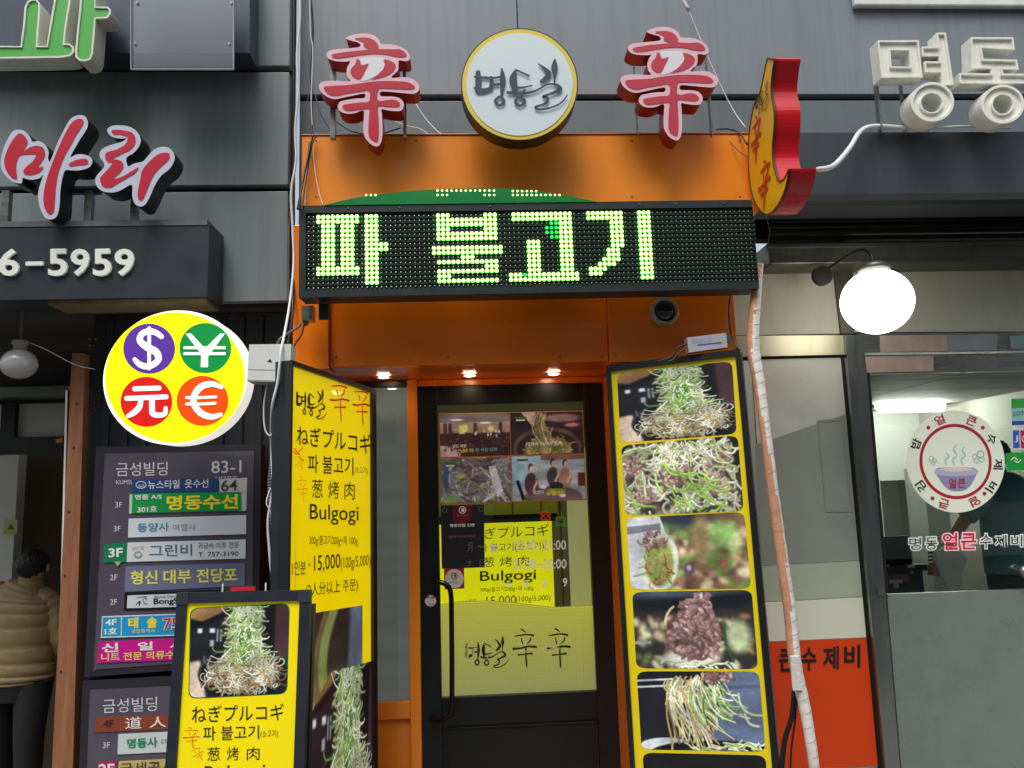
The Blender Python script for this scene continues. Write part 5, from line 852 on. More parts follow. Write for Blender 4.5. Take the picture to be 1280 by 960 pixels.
m_skin = M('skin', (196, 150, 122), .55, var=.05, sc=8); m_hair = M('black_hair', (22, 19, 18), .4, var=.4, sc=40, st=(3, 3, .4), bump=.8, bsc=60); m_jacket = M('tan_quilted_nylon', (158, 132, 94), .5, var=.12, sc=9, bump=.5, bsc=26); m_trs = M('dark_trousers', (30, 31, 35), .75, var=.2, sc=10)
YP = 4.75; hx, hz = X(41, 725, YP), Zz(41, 725, YP)
e = bpy.data.objects.new('person', None); COL.objects.link(e); e.location = (hx, YP, .04); tag(e, 'person in tan quilted jacket and dark trousers seen from behind in the left doorway', 'person')
S_ = (hz+.09)/1.62; h = lambda v: v*S_
J = [(-.05, 0, h(.92), .13, .1), (-.045, 0, h(1.15), .11, .08), (-.04, .01, h(1.34), .1, .07), (-.01, .0, h(1.43), .05, .05), (0, -.0, h(1.475), .045, .05), (0.005, -.01, h(1.53), .062, .075), (.005, -.01, h(1.595), .055, .065),
     (-.14, 0, h(.86), .085), (-.15, .04, h(.47), .055), (-.16, .1, h(.08), .038), (-.16, .0, h(.03), .03), (.04, 0, h(.86), .085), (.06, -.08, h(.47), .055), (.07, -.05, h(.08), .038), (.08, -.16, h(.03), .03),
     (-.24, .01, h(1.36), .055), (-.3, .0, h(1.1), .045), (-.29, .08, h(.9), .035), (-.27, .15, h(.86), .03), (.11, .01, h(1.32), .04), (.175, .02, h(1.1), .038), (.17, .12, h(.95), .035), (.15, .2, h(.93), .03)]
E_ = [(0, 1), (1, 2), (2, 3), (3, 4), (4, 5), (5, 6), (0, 7), (7, 8), (8, 9), (9, 10), (0, 11), (11, 12), (12, 13), (13, 14), (2, 15), (15, 16), (16, 17), (17, 18), (2, 19), (19, 20), (20, 21), (21, 22)]
for s_, k0 in ((-1, 18), (1, 22)):      # five fingers each
    bx, by, bz = J[k0][:3]
    for f in range(4): J.append((bx+(f-1.5)*.018, by+.05, bz-.03-.008*(f in (1, 2)), .008)); E_.append((k0, len(J)-1)); J.append((bx+(f-1.5)*.018, by+.08, bz-.05-.008*(f in (1, 2)), .007)); E_.append((len(J)-2, len(J)-1))
    J.append((bx+.04*s_, by+.03, bz-.02, .009)); E_.append((k0, len(J)-1))
skin_body('body', J, E_, m_skin, e, 1)
e.rotation_euler = (0, 0, 0)
jk = rings('jacket', [(-.05, 0, h(.82), .18, .13), (-.05, 0, h(.87), .195, .145), (-.045, 0, h(1.0), .182, .14), (-.045, 0, h(1.2), .19, .135), (-.04, 0, h(1.33), .195, .125), (-.03, 0, h(1.40), .15, .1), (-.01, 0, h(1.455), .07, .07), (-.005, 0, h(1.49), .066, .068)], m_jacket, e, 40, .085, 12)
rings('jacket_sleeve', [(-.1, 0, h(1.38), .06, .06), (-.2, 0, h(1.37), .085, .08), (-.255, .01, h(1.28), .085, .08), (-.3, 0, h(1.08), .075, .075), (-.29, .08, h(.92), .055, .055)], m_jacket, jk, 24, .1, 9); rings('jacket_sleeve', [(.03, 0, h(1.36), .05, .05), (.08, 0, h(1.34), .066, .068), (.135, .01, h(1.26), .066, .07), (.175, .02, h(1.08), .062, .066), (.17, .11, h(.95), .055, .055)], m_jacket, jk, 24, .1, 9)
tr = rings('trousers', [(-.05, 0, h(.72), .17, .12), (-.05, 0, h(.84), .18, .13), (-.05, 0, h(.93), .17, .12)], m_trs, e, 28)
rings('trouser_leg', [(-.14, 0, h(.84), .1, .11), (-.15, .03, h(.5), .075, .085), (-.16, .08, h(.08), .062, .07)], m_trs, tr, 20); rings('trouser_leg', [(.04, 0, h(.84), .1, .11), (.06, -.06, h(.5), .075, .085), (.07, -.05, h(.08), .062, .07)], m_trs, tr, 20)
def hair(par, cx, cy, cz, r, ln=.0):
    bm = bmesh.new(); bmesh.ops.create_icosphere(bm, subdivisions=4, radius=1)
    for v in bm.verts:
        n_ = v.co.copy(); q_ = 1+.05*math.sin(n_.x*17+n_.z*9)*math.sin(n_.y*13)+.03*math.sin(n_.z*31+n_.x*23); v.co = Vector((cx+n_.x*r*.96*q_, cy+n_.y*r*1.08*q_, cz+n_.z*r*(1.05 if n_.z > 0 else .95+ln)*q_))
    bmesh.ops.delete(bm, geom=[v for v in bm.verts if v.co.y > cy+r*.55 and v.co.z < cz+r*.25], context='VERTS')
    me = bpy.data.meshes.new('hair'); bm.to_mesh(me); bm.free(); me.materials.append(m_hair); me.polygons.foreach_set('use_smooth', [True]*len(me.polygons)); o = bpy.data.objects.new('hair', me); COL.objects.link(o); o.parent = par; return o
hair(e, .0, -.012, h(1.575), .084)
for s_ in (-1, 1): sphere('ear', (s_*.077+.004, .0, h(1.55)), .02, m_skin, e, 10, (.5, .8, 1.3))
for x_, y_ in ((-.16, .06), (.075, -.1)): sphere('shoe', (x_, y_+.02, .045), .06, m_white, e, 16, (.75, 1.9, .6))
# ------------------------------------------------------------ right shop front
e = bpy.data.objects.new('glass_shopfront', None); COL.objects.link(e); tag(e, 'glass and steel shop front right of the orange restaurant', 'shop front'); YR = 3.9
def G(name, u0, v0, u1, v1, mat, Y=YR, t=.05, uz=None, bev=.002, par=None): return box(name, X(u0, (v0+v1)/2, Y), X(u1, (v0+v1)/2, Y), Y, Y+t, Zz((u0+min(u1, 1280))/2, v1, Y), Zz((u0+min(u1, 1280))/2, v0, Y), mat, par or e, bev)
def Q(name, pts, mat, Y=YR, t=.03, par=None, **k):
    b_ = Board('q', '', '', *pts[0], Y, empty=False); b_.o = None; o = b_.add(name, [], [], mat); bpy.data.objects.remove(o); b_.o = e
    o = b_.prism(name, pts, 0, t, mat, par or e, **k); o.matrix_parent_inverse = Matrix(); 
    o.data.transform(b_.M); return o
struct(box('shutter_recess', xd+.02, 4.2, 3.82, 3.9, z(299, 1100, 3.85), z(240, 1100, 3.66)+.1, m_black))
sh = bpy.data.objects.new('roller_shutter', None); COL.objects.link(sh); tag(sh, 'black rolled up corrugated shutter in the recess under the dark fascia', 'shutter')
for k in range(7):
    zz_ = z(252+k*7, 1100, 3.75); o = box('slat', X(960, 280, 3.75), 4.1, 3.74, 3.78, zz_-.022, zz_, M('shutter_black', (22, 22, 22), .5, .4, var=.3), sh, .006)
bm_ = box('steel_lintel', X(958, 315, 3.75), 4.2, 3.72, 3.9, z(329, 1100, 3.72), z(301, 1100, 3.72), m_dsteel, e, .01)
box('lintel_lip', X(958, 315, 3.71), 4.2, 3.7, 3.72-.001, z(308, 1100, 3.7), z(303, 1100, 3.7), m_dsteel, e, .002)
Q('upper_panel', [(918, 330), (1041, 330), (1051, 417), (918, 419)], m_panelg); Q('upper_panel', [(1066, 330), (1400, 330), (1400, 414), (1068, 415)], m_panelg)
Q('steel_post', [(1042, 329.5), (1065, 329.5), (1067, 417), (1052, 417)], M('post_dark', (86, 88, 78), .4, .5, var=.2, dirt=.4), YR-.02, .06)
Q('steel_rail', [(918, 420), (1060, 419), (1061, 443), (918, 446)], M('worn_steel', (164, 164, 142), .35, .6, var=.12, sc=6, dirt=.35, dcol=(110, 104, 80)), YR-.03, .07)
Q('dark_joint', [(925, 446.5), (1058, 443.5), (1058, 446), (925, 450)], m_black, YR-.005, .03)
Q('steel_rail', [(1075, 418), (1400, 414), (1400, 437), (1078, 441)], m_steel, YR-.03, .07); Q('steel_rail', [(1078, 444.5), (1400, 441), (1400, 461), (1080, 467)], m_steel, YR-.025, .06)
for pts, c in (([(1100, 419.4), (1184, 418.6), (1184, 438.6), (1101, 440)], (176, 158, 144)), ([(1081, 446), (1167, 445), (1167, 464), (1082, 466)], (170, 152, 140)), ([(1184, 418.6), (1248, 418), (1246, 437.8), (1184, 438.6)], (134, 144, 148)), ([(1262, 420), (1400, 418), (1400, 434), (1264, 436)], (132, 156, 162))): Q('rail_patch', pts, M('sticker_%d' % c[0], c, .4, .3, var=.15, sc=9, dirt=.4, dcol=(120, 116, 108)), YR-.034, .003)  # tinted patches on the steel rails
# side panel: frosted glass, its reflections painted as tinted bands, plus orange film
Q('frosted_panel', [(940, 449), (1055, 447), (1108, 959), (972, 962)], M('frosted_panel', (188, 196, 188), .35, var=.08, sc=1.6, st=(1, 1, 1.5), dirt=.3, dcol=(112, 120, 116), dsc=(1.2, 1, 1.2)), YR, .02)
Q('reflection_band', [(944, 556), (1062, 516), (1083, 700), (952, 707)], M('reflection_grey', (138, 148, 141), .3, var=.1, sc=3, coat=.3), YR-.002, .0015); Q('reflection_band', [(952, 708), (1083, 701), (1088, 745), (956, 752)], M('reflection_green', (166, 178, 158), .35, var=.05), YR-.003, .0015); Q('reflection_band', [(956, 753), (1088, 746), (1094, 796), (960, 802)], M('reflection_pale', (206, 212, 192), .4, emit=.03), YR-.003, .0015)
po = Q('orange_film', [(958, 803), (1094, 797), (1113, 956), (974, 963)], M('orange_red_film', (206, 62, 8), .4, emit=.03, var=.03), YR-.004, .002)
bq = Board('panel_lettering', 'black Korean lettering on the orange film behind the wrapped pipe', 'lettering', 975, 838, YR-.006)
zp = Z(920, 660, 3.2)
for s_, x0, x1, y in (('큰', 172, 235, 576), ('수', 262, 322, 571), ('제', 348, 412, 566), ('비', 432, 498, 560)): bq.text(s_, *zp(x0, y), *zp(x1, y-2), 92/3.2, m_ink, bold=.03, d=.001)
Q('panel_outline', [(1022, 525), (1054, 523), (1066, 640), (1032, 640)], M('faint_line', (132, 142, 136), .4), YR-.0045, .001, holes=[[(1025, 528), (1052, 526), (1063, 637), (1034, 637)]])
Q('steel_mullion', [(1056, 419), (1078, 418), (1083, 460), (1137, 1100), (1120, 1100)], M('mullion_steel', (150, 156, 156), .22, .9, var=.15, sc=6, st=(4, 4, .7), dirt=.3, dcol=(60, 72, 72)), YR-.05, .1)
Q('dark_edge', [(1052, 447), (1056, 447), (1119, 1100), (1111, 1100)], m_dkf, YR-.01, .04); Q('dark_edge', [(1083, 466), (1087, 466), (1111, 742), (1107, 742)], m_dkf, YR-.012, .03)
gl = Q('window_glass', [(1085, 467), (1500, 458), (1500, 742), (1109, 742)], glass('shop_glass', (236, 240, 236), .05), YR, .006); 
Q('lower_metal_panel', [(1109, 743), (1500, 728), (1560, 1200), (1146, 1200)], M('lower_grey_panel', (118, 127, 123), .28, 0, var=.09, sc=4, dirt=.35, dcol=(86, 92, 90), dsc=(2, 2, 1.5)), YR-.004, .03)
Q('post_clip', [(1097, 737), (1106, 736), (1107, 744), (1098, 745)], m_steel, YR-.06, .008)
lathe('door_knob', [(.001, -.05), (.03, -.05), (.036, -.035), (.03, -.02), (.014, -.012), (.02, 0)], at(1277, 715, YR), (0, 1, 0), m_steel, e, 24)
# stickers on the glass
YS = YR-.003
b = Board('round_shop_sticker', 'large round cream sticker ringed with red and black Korean letters on the window', 'sticker', 1195, 576, YS)
m_cs = M('cream_sticker', (222, 228, 212), .4, emit=.1); m_rs = M('sticker_crimson', (178, 34, 52), .4); ca, cb = 1194.5, 576.8
ell = lambda f, n=56, g=None: [(ca+61.5*f*math.cos(t), cb+(64*f if g is None else g)*math.sin(t)+1.5*math.cos(t)) for t in [2*math.pi*i/n for i in range(n)]]
b.prism('disc', ell(1), 0, .001, m_cs); b.prism('red_ring', ell(.735), .0012, .0004, m_rs, holes=[ell(.675)])
def arc(s_, deg, mat, f=.865, w=13, h=12):
    t = math.radians(deg); rx, ry = math.sin(t), -math.cos(t); tx, ty = math.cos(t), math.sin(t); u, v = ca+61.5*f*rx, cb+64*f*ry+1.5*rx; u0, v0 = u-tx*w/2-rx*h/2, v-ty*w/2-ry*h/2; b.text(s_, u0, v0, u0+tx*w, v0+ty*w, h, mat, d=.0012, bold=.02, rot=True)
for s_, dg, mm in (('얼', -22, m_rs), ('큰', 22, m_rs), ('수', 58, m_ink), ('제', 92, m_ink), ('비', 123, m_ink), ('얼', 153, m_rs), ('큰', 196, m_rs), ('김', 234, m_ink), ('밥', 292, m_ink)): arc(s_, dg, mm)
for dg in (-40, 40, 137, 213): t = math.radians(dg); b.disc('dot', ca+61.5*.86*math.sin(t), cb-64*.86*math.cos(t), 2.5, 2.5, .0012, .0004, m_rs, n=12)
m_bw = M('bowl_lilac', (150, 146, 190), .4); zk = Z(1125, 505, 6.857)
b.prism('bowl_print', [zk(*p) for p in ((305, 575), (360, 545), (600, 545), (662, 575), (610, 690), (540, 742), (440, 742), (370, 690))], .0012, .0004, m_bw, smooth=3); b.prism('bowl_rim_print', [zk(*p) for p in ((305, 565), (480, 545), (662, 565), (640, 605), (480, 622), (325, 605))], .002, .0003, M('bowl_rim', (186, 184, 214), .4), smooth=3); b.prism('soup_print', [zk(*p) for p in ((340, 560), (480, 540), (625, 560), (480, 582))], .0026, .0003, M('soup_cream', (226, 214, 200), .4), smooth=4)
b.text('얼큰', *zk(418, 722), *zk(562, 716), 12, m_rs, d=.0028, bold=.01)
m_stm = M('steam_teal', (150, 200, 196), .4)
for cx_, cy_, r_ in ((268, 468, 24), (295, 485, 20), (285, 505, 18), (640, 450, 22), (690, 430, 34), (700, 475, 26), (655, 485, 24)): b.disc('steam_print', *zk(cx_, cy_), r_/6.857, r_/6.857, .0013+.0001*(cx_ % 7), .0002, m_stm, n=16, hole=.72)
b.strokes('steam_print', [[(470, 520, 8), (450, 480, 10), (490, 440, 10), (460, 390, 12), (490, 340, 6)], [(540, 520, 8), (520, 480, 10), (560, 440, 10), (535, 400, 10), (550, 370, 6)], [(400, 520, 8), (385, 480, 10), (420, 450, 10), (400, 420, 6)]], lambda x, y: zk(x, y), .0014, m_stm)
b = Board('shop_name_lettering', 'white outlined handwritten Korean lettering under the round sticker on the window', 'lettering', 1136, 690, YS)
zn = Z(1120, 640, 8); m_kin = M('black_core', (16, 18, 18), .5); m_rin = M('red_core', (196, 20, 44), .4, emit=.1)
for s_, x0, x1, y, h_, c in (('명', 122, 262, 392, 146, 0), ('동', 285, 425, 388, 146, 0), ('얼', 455, 630, 390, 190, 1), ('큰', 640, 815, 386, 186, 1), ('수', 832, 970, 375, 165, 0), ('제', 980, 1118, 362, 140, 0), ('비', 1142, 1275, 358, 135, 0)):
    b.text(s_, *zn(x0, y), *zn(x1, y-3), h_/8, M('outline_pink', (240, 200, 210), .4, emit=.15) if c else m_wt, bold=.075, d=.001); b.text(s_, *zn(x0+12, y-12), *zn(x1-12, y-15), (h_-24)/8, m_rin if c else m_kin, bold=.012 if c else .0, d=.0022)
b = Board('payment_card_sticker', 'green and pale blue payment sticker at the top of the right edge stack', 'sticker', 1264, 498, YS); b.prism('sheet', [(1264, 498.5), (1330, 496), (1330, 530), (1265, 531.5)], 0, .001, M('sticker_pale', (150, 200, 196), .4)); b.prism('band', [(1264, 498.5), (1330, 496), (1330, 508), (1264.3, 510)], .0012, .0004, M('sticker_green', (50, 170, 70), .4)); b.text('LOT', 1267, 519.5, 1280, 519, 5.4, M('sticker_teal', (60, 130, 140), .4), d=.002, bold=.02); b.prism('band', [(1265, 526.5), (1330, 525), (1330, 530), (1265, 531.5)], .0012, .0004, M('sticker_blue', (40, 80, 150), .4))
b = Board('payment_card_sticker', 'white sticker with blue and red stripes in the middle of the right edge stack', 'sticker', 1264, 536, YS); b.prism('sheet', [(1263.5, 535.5), (1330, 533), (1330, 560), (1264.5, 562.5)], 0, .001, m_white)
for u, c in ((1266, (40, 96, 190)), (1275.5, (190, 40, 60)), (1285, (40, 150, 70))): b.prism('stripe', [(u, 538), (u+8, 537.7), (u+8.6, 559.8), (u+.7, 560.2)], .0012, .0004, M('stripe_%d' % c[0], c, .4), smooth=0)
b.text('J', 1268.5, 553, 1272.5, 553, 9, m_white, d=.002, bold=.02); b.text('C', 1277.5, 553, 1282.5, 553, 9, m_white, d=.002, bold=.02)
b = Board('payment_card_sticker', 'bright green sticker at the bottom of the right edge stack', 'sticker', 1257, 566, YS); b.prism('sheet', [(1256.5, 566.5), (1330, 563), (1330, 585), (1258.5, 588.5)], 0, .001, M('leaf_green_sticker', (30, 150, 56), .4, emit=.05)); b.strokes('logo', [[(1264, 575, 1), (1268, 572, 1.4), (1272, 575, 1)], [(1268, 576, 1), (1272, 578, 1.2), (1276, 575, 1)]], lambda x, y: (x, y), .0012, m_wt)
# globe lamp, lit
e2 = bpy.data.objects.new('globe_lamp', None); COL.objects.link(e2); c_ = at(1096, 377, 3.45); e2.location = c_; tag(e2, 'brightly lit white globe lamp hanging in front of the right shop', 'lamp'); k_ = 3.45/960
sphere('globe', (0, 0, 0), 45*k_, M('lit_opal', (255, 252, 246), .4, emit=4.5, ecol=(255, 244, 228)), e2, 40, (1, 1, .95)); lathe('collar', [(20*k_, 41*k_), (22*k_, 46*k_), (14*k_, 52*k_), (6*k_, 54*k_)], (0, 0, 0), (0, 0, 1), m_dsteel, e2, 24)
tube('arm', [(0, 0, 52*k_), (0, .02, 68*k_), (-.02, .1, 78*k_), (-.1, .26, 66*k_)], .007, m_dkf, e2); cylinder('ceiling_rose', (-.13, .27, 56*k_), (0, -1, 0), .05, .03, m_dkf, e2, 24)
# interior of the right shop
xi0, xi1 = X(1090, 600, 4.1), 5.2
struct(box('shop_floor', xi0-.1, xi1, 4.0, 8, -.1, .12, m_floor)); struct(box('shop_back_wall', xi0-.6, xi1+1.2, 7.6, 7.7, .1, 3.2, M('shop_wall', (200, 206, 196), .6, var=.05))); struct(box('shop_side_wall', xi0-.14, xi0-.06, 4.0, 7.6, .1, 3.1, m_int)); struct(box('shop_side_wall', 4.6, 4.7, 4.0, 7.6, .1, 3.1, m_int))
ct = bpy.data.objects.new('shop_ceiling', None); COL.objects.link(ct); ct['kind'] = 'structure'; zc_ = 2.46; struct(box('shop_ceiling_slab', xi0-.1, 4.6, 4.0, 7.6, zc_+.02, zc_+.1, m_int)); bpy.data.objects.remove(ct)
tl = bpy.data.objects.new('tiled_ceiling', None); COL.objects.link(tl); tag(tl, 'grey suspended ceiling tiles of the shop interior seen through the window', 'ceiling', kind='structure'); mt = M('ceiling_tile', (128, 126, 118), .7, var=.06)
for i in range(5):
    for j in range(6): box('ceiling_tile', xi0+i*.6+.004, xi0+i*.6+.59, 4.05+j*.6, 4.05+j*.6+.586, zc_, zc_+.012, mt, tl)
r_ = ray(1138, 512); t_ = (zc_-.06-1.75)/r_[2]; p = EYE+r_*t_; Yf = p[1]; b = Board('fluorescent_lamp', 'lit white fluorescent tube on the ceiling inside the right shop', 'lamp', 1138, 512, Yf)
b.tube('tube', [(1098, 512.6, 0), (1138, 511.8, 0), (1179, 511, 0)], .022, M('tube_glow', (255, 255, 250), .4, emit=110), sm=0, n=12); b.rect('housing', 1093, 503, 1183, 508.4, -.02, .08, m_white)
b = Board('grey_cabinet', 'pale grey cabinet standing against the wall inside the right shop', 'cabinet', 1135, 600, 6.6); b.rect('body', 1131, 600, 1152, 900, 0, .3, M('cab_grey', (196, 202, 192), .5)); b.rect('body_side', 1153, 585, 1215, 900, -.1, .3, M('cab_pale', (222, 230, 222), .5))
for k in range(6): b.rect('slot', 1160, 690+k*4.6, 1166, 692+k*4.6, -.098, .002, m_dkf)
b = Board('dark_kitchen_counter', 'cluttered dark counter seen low through the right window', 'counter', 1104, 672, 5.9); b.rect('back_board', 1100, 671, 1141, 712, 0, .05, M('counter_dark', (26, 24, 26), .5, var=.3)); b.rect('worktop', 1095, 708, 1166, 713, .1, .2, m_dkf); b.rect('front', 1095, 713, 1166, 840, .1, .1, M('counter_dark'))
for u0, v0, u1, v1, c in ((1135, 707, 1144, 709.6, (220, 222, 220)), (1159, 707, 1168, 719, (186, 134, 60)), (1104, 719, 1137, 727, (130, 88, 80)), (1112, 725, 1128, 729, (205, 208, 206)), (1117, 729, 1124, 735, (200, 205, 205)), (1138, 714, 1142, 716.5, (190, 196, 196)), (1105, 706, 1112, 708.2, (190, 190, 190))): b.rect('utensil', u0, v0, u1, v1, .11+.001*(v1 % 5), .01, M('utensil_%d' % c[2], c, .4))
# cook in teal
YC = 5.3; cx_ = X(1262, 660, YC); e3 = bpy.data.objects.new('person', None); COL.objects.link(e3); e3.location = (cx_, YC, .12); tag(e3, 'person in teal shirt and black trousers bending at work behind the right window', 'person')
sz = lambda v: Zz(1250, v, YC)-.12; lx = lambda u, v=680: X(u, v, YC)-cx_
m_teal = M('teal_shirt', (92, 156, 170), .7, var=.12, sc=6, bump=.5, bsc=14)
J = [(0, 0, sz(722), .13, .1), (.01, 0, sz(670), .11, .08), (.02, .0, sz(622), .1, .07), (.03, .05, sz(600), .05, .05), (.03, .08, sz(590), .045, .05), (.03, .12, sz(576), .07, .08), (.03, .13, sz(558), .06, .07),
     (-.08, 0, sz(732), .09), (-.09, 0, .5, .06), (-.09, 0, .08, .04), (-.09, .08, .03, .03), (.09, 0, sz(732), .09), (.1, 0, .5, .06), (.1, 0, .08, .04), (.1, .08, .03, .03),
     (lx(1222, 625), 0, sz(625), .055), (lx(1203, 655), .02, sz(656), .045), (lx(1189, 690), .1, sz(690), .036), (lx(1187, 706), .12, sz(704), .03), (.24, 0, sz(622), .055), (.3, .05, sz(670), .045), (.25, .18, sz(705), .035), (.22, .22, sz(712), .03)]
E_ = [(0, 1), (1, 2), (2, 3), (3, 4), (4, 5), (5, 6), (0, 7), (7, 8), (8, 9), (9, 10), (0, 11), (11, 12), (12, 13), (13, 14), (2, 15), (15, 16), (16, 17), (17, 18), (2, 19), (19, 20), (20, 21), (21, 22)]
for s_, k0 in ((-1, 18), (1, 22)):
    bx, by, bz = J[k0][:3]
    for f in range(4): J.append((bx+(f-1.5)*.018, by+.02, bz-.06, .008)); E_.append((k0, len(J)-1)); J.append((bx+(f-1.5)*.018, by+.04, bz-.09-.006*(f in (1, 2)), .007)); E_.append((len(J)-2, len(J)-1))
    J.append((bx+.04*s_, by+.04, bz-.03, .009)); E_.append((k0, len(J)-1))
skin_body('body', J, E_, m_skin, e3, 1)
st_ = rings('shirt', [(0, 0, sz(716), .2, .14), (.0, 0, sz(690), .2, .145), (.01, 0, sz(650), .205, .14), (.02, 0, sz(620), .21, .13), (.03, .02, sz(605), .14, .1), (.03, .05, sz(598), .065, .065)], m_teal, e3, 32)
rings('shirt_sleeve', [(lx(1235, 620), 0, sz(614), .08, .075), (lx(1222, 630), .0, sz(628), .085, .08), (lx(1208, 645), .02, sz(644), .075, .07)], m_teal, st_, 20); rings('shirt_sleeve', [(.16, 0, sz(614), .08, .075), (.25, .0, sz(628), .085, .08), (.28, .03, sz(650), .07, .07)], m_teal, st_, 20)
t2 = rings('trousers', [(0, 0, sz(750), .18, .13), (0, 0, sz(722), .19, .135), (0, 0, sz(708), .18, .125)], m_trs, e3, 28)
for x_ in (-.09, .1): rings('trouser_leg', [(x_, 0, sz(740), .105, .11), (x_, .0, .5, .08, .085), (x_, 0, .08, .065, .07)], m_trs, t2, 20); sphere('shoe', (x_, .04, .04), .055, m_dkf, e3, 14, (.8, 1.9, .6))
o = hair(e3, .03, .1, sz(566), .098)
b = Board('white_apron_cloth', 'white cloth hanging beside the arm of the person in teal', 'cloth', 1172, 690, 5.2); cl = [(1186, 683), (1200, 690), (1208, 700), (1203, 715), (1200, 733), (1190, 738), (1182, 730), (1176, 712), (1171, 698), (1175, 688)]; b.prism('cloth', cl, 0, .03, M('apron_white', (238, 240, 236), .7, var=.1, sc=12, bump=.4, bsc=18), smooth=3)
# ------------------------------------------------------------ wrapped pipe and cables
m_wrap = M('vinyl_wrap', (206, 180, 168), .5, var=.12, sc=4, st=(1, 1, .5), bump=.3, bsc=30, dirt=.3, dcol=(140, 96, 78)); m_wrapw = M('pale_tape', (212, 208, 204), .45, var=.1, sc=9, bump=.4, bsc=60, dirt=.35, dcol=(150, 128, 116), dsc=(7, 7, 3))
e4 = bpy.data.objects.new('wrapped_pipe', None); COL.objects.link(e4); tag(e4, 'tall pipe bundle wrapped in pinkish white vinyl tape right of the photo lightbox', 'pipe')
pp = [(950, 330, 3.2), (945, 368, 3.2), (941, 430, 3.18), (949, 480, 3.15), (957, 540, 3.12), (967, 620, 3.1), (978, 700, 3.08), (988, 770, 3.06), (994, 830, 3.04), (1007, 890, 3.02), (1018, 960, 3.0), (1030, 1060, 3.0)]
P_ = smoothloop([at(*p) for p in pp], 22, False); rr = np.interp(np.linspace(0, 1, len(P_)), np.linspace(0, 1, 12), [.015, .022, .027, .024, .022, .022, .023, .024, .024, .021, .019, .019])
for i in range(len(rr)): rr[i] *= 1+.035*((i*2.3) % 5)/5+.02*math.sin(i*.9)
vs, fs = tube_data(P_, rr, 16); o = fixn(mesh('tape_wrapping', vs, fs, None, e4, True, mats=[m_wrapw, M('salmon_tape', (190, 136, 108), .5, var=.12, sc=9, bump=.4, bsc=60, dirt=.3, dcol=(140, 80, 60), dsc=(7, 7, 3))]))
for pl in o.data.polygons:
    if len(pl.vertices) == 4:
        c_ = pl.center; i_ = min(range(0, len(P_), 3), key=lambda k: abs(P_[k][2]-c_[2])); pl.material_index = 1 if (c_[0] < P_[i_][0]-.004+.012*math.sin(c_[2]*5)) and c_[2] > 1.0 else 0
for k in range(34):
    i_ = 30+k*6
    if i_ < len(P_)-1:
        d_ = Vector(tuple(P_[i_+1]-P_[i_-1])).normalized(); d_ = (d_+Vector((.35, .1, 0))).normalized(); lathe('tape_edge', [(rr[i_]*1.03, -.0012), (rr[i_]*1.05, 0), (rr[i_]*1.03, .0012)], P_[i_], d_, M('tape_edge', (160, 140, 132), .6), e4, 20)
box('tape_flap', *sorted((X(988, 850, 3.02), X(1000, 850, 3.02))), 3.0, 3.012, Zz(994, 864, 3.0), Zz(994, 820, 3.0), m_wrapw, e4, .003)
wtube('black_cable', [(993, 860, 3.06), (990, 895, 3.06), (981, 925, 3.08), (977, 965, 3.1), (976, 1010, 3.1)], .011, m_kcable, 'thick black cable coming out under the wrapped pipe'); wtube('black_cable', [(997, 862, 3.07), (994, 900, 3.07), (989, 940, 3.08), (987, 1010, 3.1)], .004, m_kcable, 'thin black cable hanging straight beside the thick one under the wrapped pipe')
g_ = 'cables bundled beside the grey wall'
wtube('white_cable', [(374, -40, 3.3), (375, 20, 3.3), (371, 70, 3.3), (373, 110, 3.3), (369, 160, 3.3), (370, 200, 3.3), (364, 240, 3.3), (366, 290, 3.3), (367, 330, 3.28), (362, 380, 3.2), (355, 420, 3.05), (351, 440, 3.0), (347, 478, 2.99), (340, 510, 3.0), (339, 560, 3.1), (341, 610, 3.1), (335, 650, 3.1), (337, 690, 3.1), (341, 740, 3.1), (341, 800, 3.1)], .0055, m_wcable, 'long white cable running from the top down over the white junction box', 'cable', None, 8)
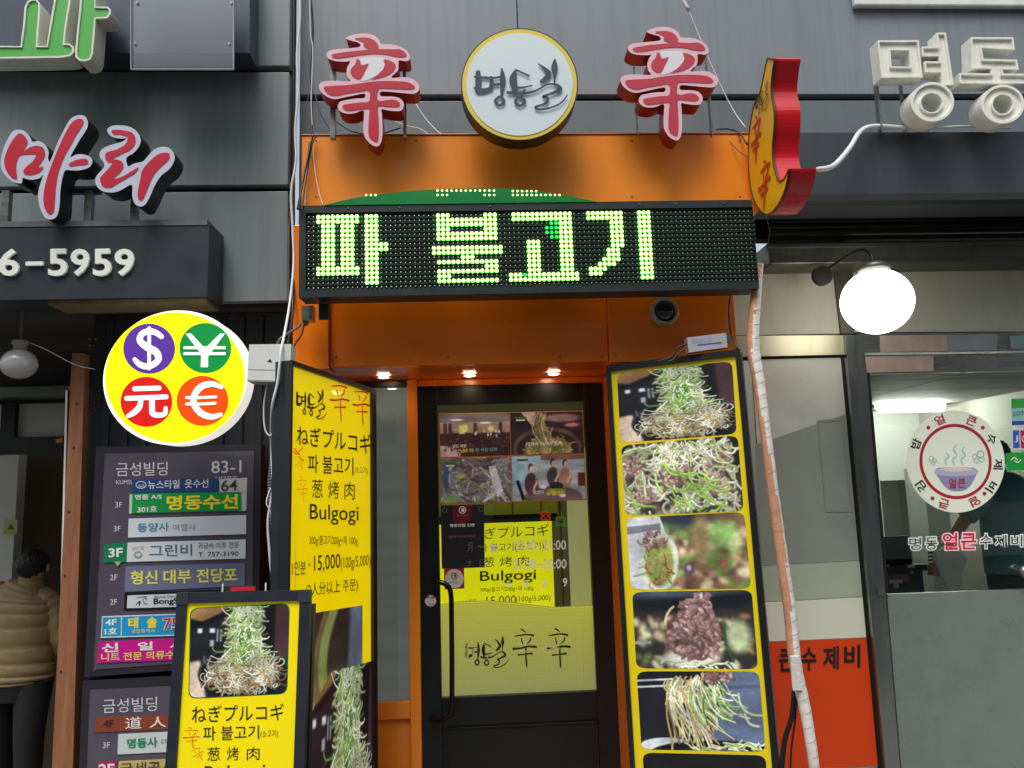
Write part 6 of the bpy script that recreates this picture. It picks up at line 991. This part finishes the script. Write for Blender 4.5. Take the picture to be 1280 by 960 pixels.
for k, (l, pts, r_, mm) in enumerate((
    ('thin grey wire drifting out to the right at the top of the cable bundle', [(379, -30, 3.4), (377, 30, 3.4), (385, 60, 3.4), (387, 110, 3.4), (380, 140, 3.4), (375, 155, 3.4)], .002, m_gcable),
    ('black cable straight down from the top between the white wires', [(385, -30, 3.42), (391, 30, 3.42), (389, 90, 3.42), (390, 150, 3.42), (386, 190, 3.3), (378, 230, 3.3), (372, 262, 3.3)], .005, m_kcable),
    ('grey cable with a small white tie hanging left of the red character sign', [(387, -30, 3.4), (388, 40, 3.4), (391, 62, 3.4), (389, 120, 3.4), (390, 170, 3.4), (384, 200, 3.32), (381, 262, 3.32)], .003, m_wcable),
    ('dark cable against the edge of the left grey wall', [(368, -30, 3.46), (367, 100, 3.46), (367, 250, 3.46), (366, 380, 3.4), (360, 430, 3.1)], .007, m_kcable),
    ('black cable crossing the orange fascia to the LED board end', [(392, 168, 3.3), (386, 190, 3.29), (376, 240, 3.2), (374, 262, 3.12)], .004, m_kcable),
    ('second black cable crossing the orange fascia beside the first', [(398, 169, 3.3), (391, 178, 3.3), (384, 215, 3.28), (379, 250, 3.16), (377, 262, 3.12)], .003, m_kcable),
    ('fine pale wire curving down the orange fascia', [(390, 172, 3.3), (394, 215, 3.3), (400, 245, 3.28), (404, 256, 3.2)], .0014, m_wcable),
    ('grey cable looping from the small junction box toward the white box', [(377, 404, 3.2), (371, 410, 3.15), (361, 416, 3.08), (350, 424, 3.04), (345, 434, 3.06)], .005, m_gcable),
    ('black cable hanging under the small junction box', [(380, 405, 3.3), (377, 418, 3.28), (368, 432, 3.2), (365, 450, 3.1)], .004, m_kcable),
    ('white wire loop below the white junction box', [(335, 478, 3.05), (330, 505, 3.06), (331, 535, 3.06), (338, 545, 3.06), (342, 530, 3.08)], .0035, m_wcable),
    ('grey wire bowing out beside the ribbed conduit', [(338, 610, 3.06), (333, 628, 3.04), (338, 640, 3.04), (344, 665, 3.06), (343, 700, 3.08), (342, 780, 3.1)], .0025, m_wcable),
    ('dark blue cable looping behind the left red character sign', [(394, 118, 3.5), (400, 140, 3.45), (415, 165, 3.4)], .004, M('navy_cable', (30, 40, 70), .5)),
    ('black cable lying along the fascia under the left red character sign', [(418, 150, 3.5), (440, 164, 3.45), (470, 168, 3.4), (500, 160, 3.5)], .004, m_kcable),
    ('pale wire hanging between the left red character and the round sign', [(520, 130, 3.6), (532, 148, 3.58), (548, 165, 3.5), (558, 170, 3.45)], .002, m_wcable),
    ('second pale wire nearer the left red character', [(494, 152, 3.5), (512, 158, 3.5), (525, 161, 3.5), (538, 170, 3.45)], .002, m_wcable),
    ('white wire slanting from the white connector to the gourd sign', [(861, 13, 3.3), (874, 45, 3.3), (893, 90, 3.3), (915, 135, 3.28), (933, 161, 3.24)], .0028, m_wcable),
    ('black cable arching over the fascia to the gourd sign', [(895, 162, 3.4), (910, 161, 3.38), (925, 167, 3.32), (934, 181, 3.28)], .0045, m_kcable),
    ('thin brown wire tangle on the orange fascia by the gourd sign', [(908, 165, 3.36), (915, 180, 3.32), (925, 190, 3.3), (934, 196, 3.28)], .0018, M('brown_wire', (90, 50, 30), .6)))):
    wtube('cable', pts, r_, mm, l, 'cable', g_ if pts[0][0] < 395 and pts[0][1] < 300 else None)
o = wtube('wire_connector', [(850, -6, 3.3), (855, 3, 3.3), (861, 13, 3.3)], .009, m_wcable, 'white inline wire connector at the top above the right red character', 'connector', n=10, sm=2)
e5 = bpy.data.objects.new('ribbed_conduit', None); COL.objects.link(e5); tag(e5, 'grey ribbed flexible conduit running down beside the dark pillar', 'conduit')
cp = smoothloop([at(*p) for p in ((346, 470, 3.14), (346, 520, 3.14), (341, 570, 3.14), (338, 610, 3.14), (341, 650, 3.14), (345, 700, 3.14), (345, 800, 3.14), (344, 1000, 3.14))], 44, False); cr = [.0125 if (i % 4) < 2 else .0098 for i in range(len(cp))]
vs, fs = tube_data(cp, cr, 10); fixn(mesh('ribbed_tube', vs, fs, M('ribbed_grey', (96, 98, 102), .5), e5, False))
